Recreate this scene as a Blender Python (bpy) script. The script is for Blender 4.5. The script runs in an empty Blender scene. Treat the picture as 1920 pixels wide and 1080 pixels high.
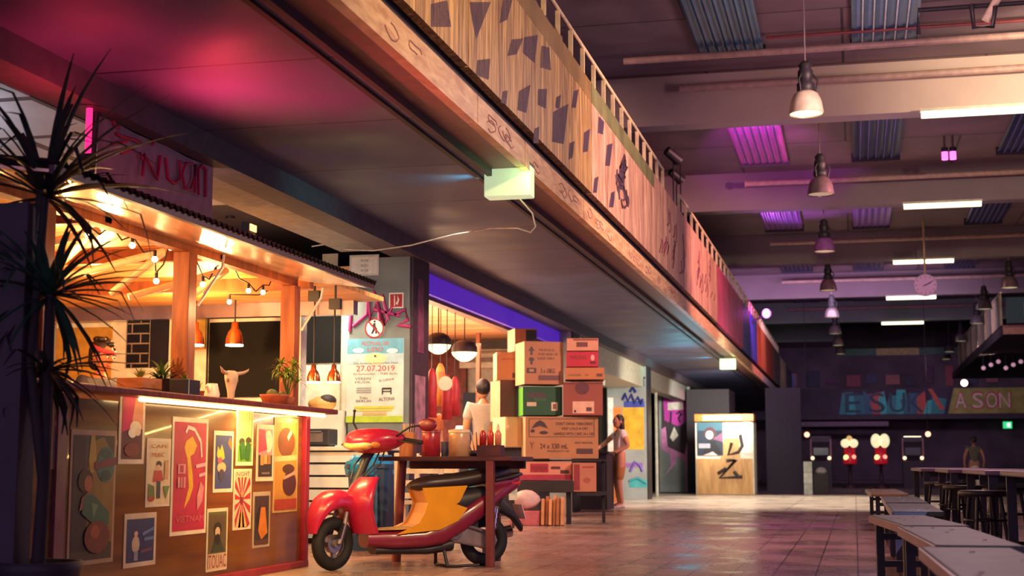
import bpy, bmesh, math, random
from mathutils import Vector, Matrix, Euler
random.seed(7)
SC = bpy.context.scene
COL = SC.collection
PI = math.pi

# ---------------------------------------------------------------- camera
FPX, CZ, VX, VY = 2667.0, 0.8, 1603.0, 870.0           # focal length in pixels, eye height, vanishing point of the hall
_px, _py = VX - 960, VY - 540
PITCH = math.atan(_py / FPX); YAW = math.atan(_px / math.hypot(FPX, _py))
_c, _s = math.cos(YAW), math.sin(YAW)
CR = Vector((_c, _s, 0)); CH = Vector((-_s, _c, 0)); UP = Vector((0, 0, 1))
CF = CH * math.cos(PITCH) + UP * math.sin(PITCH)
CU = -CH * math.sin(PITCH) + UP * math.cos(PITCH)
EYE = Vector((0, 0, CZ))
cd = bpy.data.cameras.new('camera'); cd.sensor_width = 36; cd.lens = FPX / 1920 * 36
cd.clip_start = 0.05; cd.clip_end = 400
cd.dof.use_dof = True; cd.dof.focus_distance = 11.5; cd.dof.aperture_fstop = 2.6
cam = bpy.data.objects.new('camera', cd); COL.objects.link(cam)
M = Matrix((CR, CU, -CF)).transposed().to_4x4(); M.translation = EYE
cam.matrix_world = M; SC.camera = cam

# ---------------------------------------------------------------- world, view, lamps of the hall, added fill lights
w = bpy.data.worlds.new('world'); SC.world = w; w.use_nodes = True
bg = w.node_tree.nodes['Background']; bg.inputs[0].default_value = (0.36, 0.25, 0.50, 1); bg.inputs[1].default_value = 1.6
SC.view_settings.view_transform = 'Standard'; SC.view_settings.look = 'None'
SC.view_settings.gamma = 1.0; SC.view_settings.exposure = 0.0; SC.view_settings.use_curve_mapping = False

def lamp(name, kind, loc, power, col, to=None, size=0.1, sizey=None, angle=60, blend=0.6, spread=None):
    d = bpy.data.lights.new(name, kind); d.energy = power; d.color = col
    if kind == 'AREA':
        d.shape = 'RECTANGLE'; d.size = size; d.size_y = sizey or size
        if spread: d.spread = math.radians(spread)
    else:
        d.shadow_soft_size = size
    if kind == 'SPOT':
        d.spot_size = math.radians(angle); d.spot_blend = blend
    o = bpy.data.objects.new(name, d); COL.objects.link(o); o.location = loc
    if to is not None:
        o.rotation_euler = (Vector(to) - Vector(loc)).to_track_quat('-Z', 'Y').to_euler()
    return o
WARM = (1.0, 0.60, 0.26); AMBER = (1.0, 0.52, 0.17); PINK = (1.0, 0.04, 0.085); MAG = (0.80, 0.10, 0.85); TEAL = (0.12, 0.85, 0.75)
# hall lamps that wash the gallery boards
lamp('hall_spot', 'SPOT', (3.2, 5.0, 5.6), 2300, (1.0, 0.68, 0.32), (-2.55, 9.8, 4.0), 0.25, angle=60, blend=0.8)
lamp('hall_spot', 'SPOT', (4.0, 13.0, 5.6), 3700, (1.0, 0.60, 0.46), (-2.55, 16.5, 4.0), 0.25, angle=56, blend=0.8)
lamp('hall_spot', 'SPOT', (4.5, 22.0, 5.6), 5200, (1.0, 0.42, 0.40), (-2.55, 26, 4.0), 0.25, angle=52, blend=0.8)
lamp('hall_spot', 'SPOT', (4.5, 34.0, 4.4), 3600, (1.0, 0.30, 0.45), (-2.55, 40, 4.0), 0.25, angle=34, blend=0.8)
lamp('hall_spot', 'SPOT', (4.5, 48.0, 4.4), 3000, (1.0, 0.66, 0.5), (-2.55, 56, 4.0), 0.25, angle=36, blend=0.8)
# warm lamp high on the right that lights the first roof beam
lamp('beam_spot', 'SPOT', (3.9, 16.6, 5.5), 1900, (1.0, 0.80, 0.50), (3.5, 20.9, 6.2), 0.15, angle=88, blend=1.0)
lamp('ceiling_fill', 'POINT', (1.2, 15.5, 4.6), 340, (1.0, 0.62, 0.68), size=0.5)  # unseen fill lights added to brighten the ceiling
lamp('ceiling_fill', 'POINT', (1.6, 25.0, 4.4), 34, (0.85, 0.45, 0.75), size=0.5)
lamp('ceiling_fill', 'POINT', (1.6, 40.0, 4.2), 30, (0.75, 0.42, 0.85), size=0.5)
lamp('far_fill', 'AREA', (1.5, 63.0, 5.9), 270, (0.75, 0.50, 0.78), (1.5, 72.0, 3.4), 8.0, 1.0)  # fill lights added to lift the dark far end
lamp('far_fill', 'AREA', (-1.0, 42.0, 5.6), 220, (0.72, 0.5, 0.8), (-1.0, 50.0, 0.8), 8.0, 1.0)
# red flood above the food stall, aimed at the underside of the gallery
lamp('red_flood', 'SPOT', (-4.05, 8.4, 2.42), 150, PINK, (-3.62, 8.42, 3.2), 0.06, angle=125, blend=1.0)
lamp('red_flood', 'SPOT', (-4.3, 7.3, 2.42), 55, PINK, (-4.2, 7.3, 3.2), 0.06, angle=135, blend=1.0)
# food stall
for x, y, z, p in ((-4.95, 8.0, 2.0, 52), (-5.4, 9.4, 2.0, 85), (-5.1, 10.7, 2.0, 65), (-5.8, 11.6, 1.9, 105), (-6.2, 9.0, 1.9, 75)):
    lamp('stall_bulb_light', 'POINT', (x, y, z), p, AMBER, size=0.06)
for y in (7.6, 9.0, 10.2): lamp('awning_bulb_light', 'POINT', (-4.05, y, 1.86), 11, (1.0, 0.58, 0.24), size=0.04)
lamp('counter_strip_light', 'AREA', (-4.13, 9.35, 1.165), 34, (1.0, 0.60, 0.17), (-4.24, 9.35, 0.75), 0.03, 2.5)
lamp('counter_strip_light', 'AREA', (-4.10, 10.35, 1.165), 14, (1.0, 0.62, 0.2), (-4.24, 10.35, 0.6), 0.03, 0.6)
lamp('kitchen_light', 'AREA', (-6.4, 12.0, 2.5), 42, (1.0, 0.80, 0.52), (-6.4, 12.9, 1.5), 2.4, 0.2)
lamp('kitchen_light', 'AREA', (-5.6, 14.3, 2.6), 26, (1.0, 0.86, 0.6), (-5.6, 14.8, 1.2), 0.6, 0.2)
lamp('banner_light', 'POINT', (-5.0, 9.6, 2.62), 10, (1.0, 0.62, 0.66), size=0.1)
# noodle shop interior
lamp('shop_light', 'POINT', (-6.0, 17.3, 2.1), 90, (1.0, 0.66, 0.36), size=0.17)
lamp('shop_light', 'POINT', (-5.7, 18.8, 2.1), 90, (1.0, 0.66, 0.36), size=0.17)
lamp('shop_light', 'AREA', (-7.2, 21.0, 2.75), 300, (1.0, 0.76, 0.52), (-7.2, 21.0, 0), 3.0, 3.0)
lamp('shop_ceiling_wash', 'AREA', (-6.6, 19.5, 2.0), 260, (1.0, 0.50, 0.27), (-6.6, 19.5, 3.0), 3.0, 5.0)
# warm light on the slatted kitchen counter and pillar
lamp('kitchen_front_light', 'SPOT', (-3.4, 11.9, 2.9), 250, (1.0, 0.95, 0.80), (-5.0, 14.3, 1.2), 0.2, angle=70, blend=1.0)
# daylight lane crossing the hall
lamp('lane_light', 'AREA', (-1.6, 31.5, 3.1), 330, (1.0, 0.82, 0.66), (-1.6, 31.5, 0), 5.5, 11.0, spread=80)
lamp('lane_wall_light', 'SPOT', (-1.5, 27.0, 2.6), 1500, (1.0, 0.95, 0.82), (-4.8, 33.0, 1.6), 0.3, angle=70, blend=0.9)
lamp('lane_wall_light', 'SPOT', (-2.6, 35.5, 2.6), 1000, (1.0, 0.95, 0.85), (-5.0, 41.3, 1.5), 0.3, angle=70, blend=0.9)
lamp('booth_light', 'SPOT', (-1.8, 31.0, 2.6), 520, (1.0, 0.9, 0.72), (-3.4, 38.2, 1.1), 0.3, angle=40, blend=0.9)
# magenta floods in the roof
lamp('magenta_flood', 'SPOT', (-1.6, 22.2, 5.2), 620, MAG, (-1.45, 25.6, 6.55), 0.08, angle=40, blend=0.6)
lamp('magenta_flood', 'SPOT', (-2.0, 36.4, 4.7), 600, (0.6, 0.12, 1.0), (0.2, 30.6, 6.5), 0.08, angle=55, blend=0.9)
lamp('magenta_flood', 'SPOT', (-2.0, 36.6, 4.7), 420, MAG, (-2.6, 44.0, 4.0), 0.08, angle=80, blend=0.9)
lamp('magenta_flood', 'SPOT', (-0.6, 22.4, 5.4), 420, MAG, (-0.9, 19.4, 0.0), 0.1, angle=24, blend=1.0)
lamp('magenta_flood', 'SPOT', (-0.2, 14.5, 5.4), 330, (1.0, 0.36, 0.55), (-1.6, 14.5, 0.0), 0.1, angle=70, blend=1.0)
lamp('teal_fill', 'SPOT', (-3.5, 31.0, 1.9), 80, (0.10, 0.55, 0.75), (-3.8, 27.0, 3.2), 0.3, angle=60, blend=1.0)  # added spot, strengthens the light box's teal glow on the soffit
lamp('clock_spot', 'SPOT', (-1.9, 30.0, 4.6), 330, (0.95, 0.5, 0.9), (1.74, 35.1, 5.0), 0.1, angle=9, blend=0.8)
lamp('scooter_key', 'SPOT', (0.8, 6.0, 4.6), 420, (1.0, 0.60, 0.50), (-2.6, 11.4, 0.5), 0.3, angle=30, blend=1.0)  # key lights added for the scooter and the carton stack
lamp('box_key', 'SPOT', (0.6, 10.5, 4.6), 400, (1.0, 0.70, 0.55), (-3.6, 18.5, 1.4), 0.3, angle=30, blend=1.0)
lamp('soffit_fill', 'AREA', (0.4, 11.0, 0.3), 70, (0.42, 0.36, 0.80), (-3.6, 11.0, 3.2), 1.0, 9.0)  # violet fill added low on the right to lift the gallery's underside
lamp('soffit_fill', 'AREA', (0.0, 22.0, 0.3), 75, (0.42, 0.36, 0.80), (-3.6, 22.0, 3.2), 1.0, 9.0)

def ray(x, y): return CF * FPX + CR * (x - 960) + CU * (540 - y)
def PX(x, y, v): d = ray(x, y); return EYE + d * (v / d.x)
def PY(x, y, v): d = ray(x, y); return EYE + d * (v / d.y)
def PZ(x, y, v): d = ray(x, y); return EYE + d * ((v - CZ) / d.z)

# ---------------------------------------------------------------- materials
def lin(h):
    h = h.lstrip('#'); o = []
    for i in (0, 2, 4):
        c = int(h[i:i+2], 16) / 255
        o.append(c / 12.92 if c <= 0.04045 else ((c + 0.055) / 1.055) ** 2.4)
    return (*o, 1)
_mats = {}
def mat(h, rough=0.6, metal=0.0, emit=0.0, noise=0.18, scale=9.0, bump=0.0, coat=0.0, stretch=None, alpha=None, trans=0.0, ecol=None):
    key = (h, rough, metal, emit, noise, scale, bump, coat, stretch, alpha, trans, ecol)
    if key in _mats: return _mats[key]
    m = bpy.data.materials.new('m_' + h.lstrip('#')); m.use_nodes = True
    nt = m.node_tree; N = nt.nodes; L = nt.links; b = N['Principled BSDF']
    col = lin(h)
    b.inputs['Base Color'].default_value = col; b.inputs['Roughness'].default_value = rough; b.inputs['Metallic'].default_value = metal
    if coat: b.inputs['Coat Weight'].default_value = coat; b.inputs['Coat Roughness'].default_value = 0.08
    if trans: b.inputs['Transmission Weight'].default_value = trans
    if emit:
        b.inputs['Emission Color'].default_value = lin(ecol) if ecol else col
        b.inputs['Emission Strength'].default_value = emit
    if alpha is not None: b.inputs['Alpha'].default_value = alpha
    if noise or bump:
        tc = N.new('ShaderNodeTexCoord'); mp = N.new('ShaderNodeMapping'); nz = N.new('ShaderNodeTexNoise')
        nz.inputs['Scale'].default_value = scale; nz.inputs['Detail'].default_value = 5
        if stretch: mp.inputs['Scale'].default_value = stretch
        L.new(tc.outputs['Object'], mp.inputs[0]); L.new(mp.outputs[0], nz.inputs['Vector'])
        if noise:
            rp = N.new('ShaderNodeMapRange'); rp.inputs[1].default_value = 0.3; rp.inputs[2].default_value = 0.7
            rp.inputs[3].default_value = 1 - noise; rp.inputs[4].default_value = 1 + noise
            mx = N.new('ShaderNodeVectorMath'); mx.operation = 'SCALE'; mx.inputs[0].default_value = col[:3]
            L.new(nz.outputs[0], rp.inputs[0]); L.new(rp.outputs[0], mx.inputs['Scale']); L.new(mx.outputs[0], b.inputs['Base Color'])
        if bump:
            bp = N.new('ShaderNodeBump'); bp.inputs['Strength'].default_value = bump; bp.inputs['Distance'].default_value = 0.02
            L.new(nz.outputs[0], bp.inputs['Height']); L.new(bp.outputs[0], b.inputs['Normal'])
    _mats[key] = m
    return m

def wood(c1, c2, stretch, scale=6.0, rough=0.5, plank=None, coat=0.0, axis='X', seam=0.06):
    key = ('wood', c1, c2, stretch, scale, rough, plank, coat, axis)
    if key in _mats: return _mats[key]
    m = bpy.data.materials.new('wood_' + c1.lstrip('#')); m.use_nodes = True
    nt = m.node_tree; N = nt.nodes; L = nt.links; b = N['Principled BSDF']
    b.inputs['Roughness'].default_value = rough
    if coat: b.inputs['Coat Weight'].default_value = coat; b.inputs['Coat Roughness'].default_value = 0.06
    tc = N.new('ShaderNodeTexCoord'); mp = N.new('ShaderNodeMapping'); mp.inputs['Scale'].default_value = stretch
    nz = N.new('ShaderNodeTexNoise'); nz.inputs['Scale'].default_value = scale; nz.inputs['Detail'].default_value = 7; nz.inputs['Distortion'].default_value = 0.6
    cr = N.new('ShaderNodeValToRGB'); cr.color_ramp.elements[0].color = lin(c1); cr.color_ramp.elements[1].color = lin(c2)
    cr.color_ramp.elements[0].position = 0.34; cr.color_ramp.elements[1].position = 0.66
    L.new(tc.outputs['Object'], mp.inputs[0]); L.new(mp.outputs[0], nz.inputs['Vector']); L.new(nz.outputs[0], cr.inputs[0])
    out = cr.outputs[0]
    if plank:
        sp = N.new('ShaderNodeSeparateXYZ'); L.new(tc.outputs['Object'], sp.inputs[0])
        d = N.new('ShaderNodeMath'); d.operation = 'DIVIDE'; d.inputs[1].default_value = plank; L.new(sp.outputs[axis], d.inputs[0])
        fr = N.new('ShaderNodeMath'); fr.operation = 'FRACT'; L.new(d.outputs[0], fr.inputs[0])
        gt = N.new('ShaderNodeMath'); gt.operation = 'GREATER_THAN'; gt.inputs[1].default_value = seam; L.new(fr.outputs[0], gt.inputs[0])
        fl = N.new('ShaderNodeMath'); fl.operation = 'FLOOR'; L.new(d.outputs[0], fl.inputs[0])
        wn = N.new('ShaderNodeTexWhiteNoise'); wn.noise_dimensions = '1D'; L.new(fl.outputs[0], wn.inputs['W'])
        mr = N.new('ShaderNodeMapRange'); mr.inputs[3].default_value = 0.7; mr.inputs[4].default_value = 1.15; L.new(wn.outputs[0], mr.inputs[0])
        ml = N.new('ShaderNodeMath'); ml.operation = 'MULTIPLY'; L.new(mr.outputs[0], ml.inputs[0])
        ad = N.new('ShaderNodeMath'); ad.operation = 'MULTIPLY_ADD'; ad.inputs[1].default_value = 0.7; ad.inputs[2].default_value = 0.3; L.new(gt.outputs[0], ad.inputs[0])
        L.new(ad.outputs[0], ml.inputs[1])
        vm = N.new('ShaderNodeVectorMath'); vm.operation = 'SCALE'; L.new(out, vm.inputs[0]); L.new(ml.outputs[0], vm.inputs['Scale'])
        out = vm.outputs[0]
    L.new(out, b.inputs['Base Color'])
    _mats[key] = m
    return m

def tiled(c1, c2, grout, size, rough=0.3, rowh=None, gap=0.012, plane='XY', rvar=0.12):
    key = ('tile', c1, c2, grout, size, rough, rowh, gap, plane)
    if key in _mats: return _mats[key]
    m = bpy.data.materials.new('tile_' + c1.lstrip('#')); m.use_nodes = True
    nt = m.node_tree; N = nt.nodes; L = nt.links; b = N['Principled BSDF']
    tc = N.new('ShaderNodeTexCoord'); br = N.new('ShaderNodeTexBrick'); mp = N.new('ShaderNodeMapping')
    if plane == 'XZ': mp.inputs['Rotation'].default_value = (-PI/2, 0, 0)
    br.offset = 0.0 if rowh is None else 0.5
    br.inputs['Color1'].default_value = lin(c1); br.inputs['Color2'].default_value = lin(c2); br.inputs['Mortar'].default_value = lin(grout)
    br.inputs['Scale'].default_value = 1; br.inputs['Mortar Size'].default_value = gap; br.inputs['Brick Width'].default_value = size; br.inputs['Row Height'].default_value = rowh or size
    nz = N.new('ShaderNodeTexNoise'); nz.inputs['Scale'].default_value = 1.3; nz.inputs['Detail'].default_value = 6
    L.new(tc.outputs['Object'], nz.inputs['Vector'])
    mr = N.new('ShaderNodeMapRange'); mr.inputs[1].default_value = 0.3; mr.inputs[2].default_value = 0.7; mr.inputs[3].default_value = max(0.05, rough - rvar); mr.inputs[4].default_value = rough + rvar
    L.new(nz.outputs[0], mr.inputs[0]); L.new(mr.outputs[0], b.inputs['Roughness'])
    L.new(tc.outputs['Object'], mp.inputs[0]); L.new(mp.outputs[0], br.inputs['Vector'])
    mr2 = N.new('ShaderNodeMapRange'); mr2.inputs[1].default_value = 0.3; mr2.inputs[2].default_value = 0.7; mr2.inputs[3].default_value = 0.75; mr2.inputs[4].default_value = 1.2
    L.new(nz.outputs[0], mr2.inputs[0])
    vm = N.new('ShaderNodeVectorMath'); vm.operation = 'SCALE'; L.new(br.outputs[0], vm.inputs[0]); L.new(mr2.outputs[0], vm.inputs['Scale'])
    L.new(vm.outputs[0], b.inputs['Base Color'])
    _mats[key] = m
    return m

# ---------------------------------------------------------------- mesh builder
_txt = {}
def text_mesh(s):
    if s in _txt: return _txt[s]
    cu = bpy.data.curves.new('t', 'FONT'); cu.body = s; cu.resolution_u = 3
    o = bpy.data.objects.new('t', cu); COL.objects.link(o)
    dg = bpy.context.evaluated_depsgraph_get()
    me = bpy.data.meshes.new_from_object(o.evaluated_get(dg))
    vs = [v.co.copy() for v in me.vertices]; fs = [tuple(p.vertices) for p in me.polygons]
    bpy.data.objects.remove(o); bpy.data.meshes.remove(me); bpy.data.curves.remove(cu)
    x0 = min(v.x for v in vs); x1 = max(v.x for v in vs); y0 = min(v.y for v in vs); y1 = max(v.y for v in vs)
    vs = [((v.x - x0) / (x1 - x0), (v.y - y0) / (y1 - y0)) for v in vs]
    _txt[s] = (vs, fs); return _txt[s]

def skin_mesh(pts, edges, radii, root=0, sub=2):
    me = bpy.data.meshes.new('s'); me.from_pydata([tuple(p) for p in pts], edges, [])
    o = bpy.data.objects.new('s', me); COL.objects.link(o)
    o.modifiers.new('k', 'SKIN')
    if not me.skin_vertices: me.attributes
    for i, r in enumerate(radii):
        rr = r if isinstance(r, tuple) else (r, r)
        me.skin_vertices[0].data[i].radius = rr; me.skin_vertices[0].data[i].use_root = (i == root)
    sb = o.modifiers.new('b', 'SUBSURF'); sb.levels = sub; sb.render_levels = sub
    dg = bpy.context.evaluated_depsgraph_get()
    m2 = bpy.data.meshes.new_from_object(o.evaluated_get(dg))
    vs = [v.co.copy() for v in m2.vertices]; fs = [tuple(p.vertices) for p in m2.polygons]
    bpy.data.objects.remove(o); bpy.data.meshes.remove(me); bpy.data.meshes.remove(m2)
    return vs, fs

class MB:
    def __init__(s): s.v = []; s.f = []; s.mi = []; s.sm = []; s.mats = []
    def _m(s, m):
        if m not in s.mats: s.mats.append(m)
        return s.mats.index(m)
    def add(s, vs, fs, m, smooth=False):
        o = len(s.v); s.v += [Vector(v) for v in vs]; k = s._m(m)
        for f in fs: s.f.append([i + o for i in f]); s.mi.append(k); s.sm.append(smooth)
        return s
    def box(s, c, d, m, rz=0, rx=0, ry=0, taper=1.0):
        c = Vector(c); hx, hy, hz = d[0]/2, d[1]/2, d[2]/2
        R = Euler((rx, ry, rz)).to_matrix()
        vs = [c + R @ Vector((x*hx*(taper if z > 0 else 1), y*hy*(taper if z > 0 else 1), z*hz)) for z in (-1, 1) for x, y in ((-1,-1),(1,-1),(1,1),(-1,1))]
        return s.add(vs, [(3,2,1,0),(4,5,6,7),(0,1,5,4),(1,2,6,5),(2,3,7,6),(3,0,4,7)], m)
    def bx(s, x0, x1, y0, y1, z0, z1, m):
        return s.box(((x0+x1)/2, (y0+y1)/2, (z0+z1)/2), (abs(x1-x0), abs(y1-y0), abs(z1-z0)), m)
    def ring(s, c, ax, r, n, ry=None, up=None):
        ax = Vector(ax).normalized(); u = Vector(up) if up else (Vector((0,0,1)) if abs(ax.z) < 0.95 else Vector((1,0,0)))
        a = u.cross(ax).normalized(); b = ax.cross(a)
        return [Vector(c) + a*(r*math.cos(2*PI*i/n)) + b*((ry or r)*math.sin(2*PI*i/n)) for i in range(n)]
    def loft(s, rings, m, cap=True, smooth=True, closed=False):
        n = len(rings[0]); vs = [p for r in rings for p in r]; fs = []; k = len(rings)
        for j in range(k if closed else k-1):
            a = j*n; b = ((j+1) % k)*n
            for i in range(n): fs.append((a+i, a+(i+1) % n, b+(i+1) % n, b+i))
        s.add(vs, fs, m, smooth)
        if cap and not closed:
            s.add(rings[0], [tuple(range(n-1, -1, -1))], m, False); s.add(rings[-1], [tuple(range(n))], m, False)
        return s
    def cyl(s, p0, p1, r, m, r1=None, n=12, cap=True):
        p0 = Vector(p0); p1 = Vector(p1); ax = p1-p0
        return s.loft([s.ring(p0, ax, r, n), s.ring(p1, ax, r if r1 is None else r1, n)], m, cap)
    def tube(s, pts, r, m, n=8, cap=True, closed=False):
        pts = [Vector(p) for p in pts]; rs = []; k = len(pts); up = None
        for i, p in enumerate(pts):
            if closed: d = pts[(i+1) % k]-pts[i-1]
            else: d = pts[min(i+1, k-1)]-pts[max(i-1, 0)]
            d = d.normalized()
            if up is None: up = Vector((0,0,1)) if abs(d.z) < 0.9 else Vector((1,0,0))
            a = up.cross(d)
            if a.length < 1e-4: a = Vector((1,0,0)).cross(d)
            a.normalize(); b = d.cross(a); up = b
            rr = r[i] if isinstance(r, (list, tuple)) else r
            rs.append([p + a*(rr*math.cos(2*PI*j/n)) + b*(rr*math.sin(2*PI*j/n)) for j in range(n)])
        return s.loft(rs, m, cap, True, closed)
    def lathe(s, prof, m, c=(0,0,0), n=24, axis=(0,0,1), cap=False, up=None):
        c = Vector(c); ax = Vector(axis).normalized()
        return s.loft([s.ring(c+ax*z, ax, max(r, 1e-4), n, up=up) for r, z in prof], m, cap)
    def ball(s, c, r, m, n=16, k=10, rot=None):
        rr = r if isinstance(r, (tuple, list)) else (r, r, r); c = Vector(c); rs = []
        for j in range(k+1):
            t = PI*(j+0.0001)/(k+0.0002); z = -math.cos(t); q = math.sin(t)
            ringp = []
            for i in range(n):
                p = Vector((q*math.cos(2*PI*i/n)*rr[0], q*math.sin(2*PI*i/n)*rr[1], z*rr[2]))
                ringp.append(c + (rot @ p if rot else p))
            rs.append(ringp)
        return s.loft(rs, m, False)
    def torus(s, c, R, r, m, axis=(0,1,0), n=32, k=10, sq=1.0):
        ax = Vector(axis).normalized(); ps = s.ring(c, ax, R, n); rs = []
        for p in ps:
            o = (p-Vector(c)).normalized()
            rs.append([p + o*(r*math.cos(2*PI*j/k)) + ax*(r*sq*math.sin(2*PI*j/k)) for j in range(k)])
        return s.loft(rs, m, False, True, True)
    def prism(s, poly, y0, y1, m, smooth=False):       # poly in (x, z), extruded along y
        n = len(poly); vs = [(x, y0, z) for x, z in poly] + [(x, y1, z) for x, z in poly]
        fs = [tuple(range(n)), tuple(range(2*n-1, n-1, -1))] + [(i+n, (i+1) % n + n, (i+1) % n, i) for i in range(n)]
        return s.add(vs, fs, m, smooth)
    def text(s, t, x, z, w_, h, y, m, slant=0, rot=0):       # lettering in the local xz plane, facing -y
        vs, fs = text_mesh(t); cr, sr = math.cos(rot), math.sin(rot); o = []
        for a, b in vs:
            px, pz = a*w_ + slant*b*h, b*h
            o.append((x + px*cr - pz*sr, y, z + px*sr + pz*cr))
        return s.add(o, fs, m)
    def xf(s, Mx):
        s.v = [Mx @ v for v in s.v]; return s
    def build(s, name, parent=None, bevel=0.0, loc=None, rz=0, sub=0):
        me = bpy.data.meshes.new(name); me.from_pydata([tuple(v) for v in s.v], [], s.f)
        for m in s.mats: me.materials.append(m)
        me.polygons.foreach_set('material_index', s.mi); me.polygons.foreach_set('use_smooth', s.sm); me.update()
        o = bpy.data.objects.new(name, me); COL.objects.link(o)
        if parent: o.parent = parent
        if loc is not None: o.location = loc
        if rz: o.rotation_euler = (0, 0, rz)
        if bevel:
            b = o.modifiers.new('bevel', 'BEVEL'); b.width = bevel; b.segments = 2; b.limit_method = 'ANGLE'; b.angle_limit = math.radians(50)
        if sub:
            b = o.modifiers.new('sub', 'SUBSURF'); b.levels = sub; b.render_levels = sub
        return o

def tag(o, label=None, cat=None, group=None, kind=None):
    if label: o['label'] = label
    if cat: o['category'] = cat
    if group: o['group'] = group
    if kind: o['kind'] = kind
    return o
def empty(name, loc, label, cat, rz=0, group=None):
    o = bpy.data.objects.new(name, None); COL.objects.link(o); o.location = loc; o.rotation_euler = (0, 0, rz); o.empty_display_size = 0.1
    return tag(o, label, cat, group)
def struct(mb, name, bevel=0, **k):
    o = mb.build(name, None, bevel, **k); o['kind'] = 'structure'; return o
def copy_tree(o, parent=None):
    c = o.copy(); COL.objects.link(c)
    if parent: c.parent = parent; c.matrix_parent_inverse = o.matrix_parent_inverse.copy()
    for ch in [x for x in bpy.data.objects if x.parent == o]: copy_tree(ch, c)
    return c
def E_(c, rx, ry, n=20): return [(c[0] + rx*math.cos(2*PI*i/n), c[1] + ry*math.sin(2*PI*i/n)) for i in range(n)]
def art(mb, w_, h, shapes, y0=-0.004, step=0.0006):
    """flat printed shapes on a sheet of size w_ x h whose lower left corner is the origin, facing -y"""
    y = y0
    for sh in shapes:
        k = sh[0]; c = sh[-1]; m = c if not isinstance(c, str) else mat(c, 0.55, noise=0.12, scale=14)
        if k == 'r': pts = [(sh[1], sh[2]), (sh[3], sh[2]), (sh[3], sh[4]), (sh[1], sh[4])]
        elif k == 'e': pts = E_((sh[1], sh[2]), sh[3], sh[4])
        elif k == 'p': pts = sh[1]
        elif k == 't':
            mb.text(sh[1], sh[2]*w_, sh[3]*h, sh[4]*w_, sh[5]*h, y, m, rot=(sh[6] if len(sh) > 7 else 0)); y -= step; continue
        elif k == 'l':
            a, b, th = Vector(sh[1]), Vector(sh[2]), sh[3]; d = Vector(((b-a).x*w_, (b-a).y*h)).normalized(); q = Vector((-d.y*th/w_, d.x*th/h))
            pts = [a+q, a-q, b-q, b+q]; pts = [(p[0], p[1]) for p in pts]
        mb.add([(p[0]*w_, y, p[1]*h) for p in pts], [tuple(range(len(pts)))], m); y -= step
    return mb

# ================================================================ the setting
GX, SZ = -2.55, 3.2                        # plane of the gallery boards, height of the gallery's underside
DARK = mat('#3a323d', 0.7); BLACK = mat('#29242b', 0.5); STEEL = mat('#8d8a90', 0.35, 0.8)
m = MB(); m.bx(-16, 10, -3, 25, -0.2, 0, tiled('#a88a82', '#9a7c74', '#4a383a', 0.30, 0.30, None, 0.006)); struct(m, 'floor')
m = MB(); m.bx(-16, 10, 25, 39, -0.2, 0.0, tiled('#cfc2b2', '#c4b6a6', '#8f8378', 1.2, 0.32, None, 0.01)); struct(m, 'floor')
m = MB(); m.bx(-16, 10, 39, 76, -0.2, 0.0, mat('#4a3e46', 0.55, scale=2)); struct(m, 'floor')  # the far end's lack of light is put into a darker floor colour
m = MB(); m.bx(-16, 10, -3, 76, 6.62, 6.8, tiled('#7f6870', '#735c66', '#41343c', 4.0, 0.75, 2.6, 0.02)); struct(m, 'ceiling')
m = MB(); m.bx(-16, 10, 73, 73.3, 0, 6.7, mat('#4a3c48', 0.8, scale=0.8, noise=0.4)); struct(m, 'wall_far')
m = MB(); m.bx(-13.3, -13, -3, 73, 0, 6.7, mat('#33303a', 0.8)); struct(m, 'wall_left')
m = MB(); m.bx(10, 10.3, -3, 76, 0, 6.7, mat('#5f5260', 0.8)); struct(m, 'wall_right')
# gallery underside, floor slab and beams
m = MB(); m.bx(-4.55, -2.88, 1.5, 66, SZ, SZ + 0.06, tiled('#565a80', '#4f5478', '#1d1a22', 30, 0.55, 1.55, 0.012)); struct(m, 'gallery_soffit')
m = MB(); m.bx(-13, -2.64, 1.5, 66, 3.42, 3.62, DARK); struct(m, 'gallery_slab')
m = MB()
m.bx(-2.90, -2.86, 1.5, 66, SZ - 0.03, SZ + 0.08, mat('#3a2c33')); m.bx(-3.02, -2.98, 1.5, 66, SZ - 0.02, SZ, mat('#2c2428'))
m.bx(-2.86, -2.60, 1.5, 66, SZ + 0.03, SZ + 0.06, mat('#7a5350', 0.5)); struct(m, 'trim_1')
m = MB(); m.bx(-4.80, -4.52, 1.5, 66, 3.02, 3.2, mat('#5a4c55', 0.6)); struct(m, 'trim_2')
m = MB(); m.bx(-5.35, -4.80, 9.35, 14.4, 3.08, 3.2, mat('#86807f', 0.6)); struct(m, 'trim_3')
def yline(x, s): return PX(x, VY - (VX - x) * s, GX).y
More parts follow.
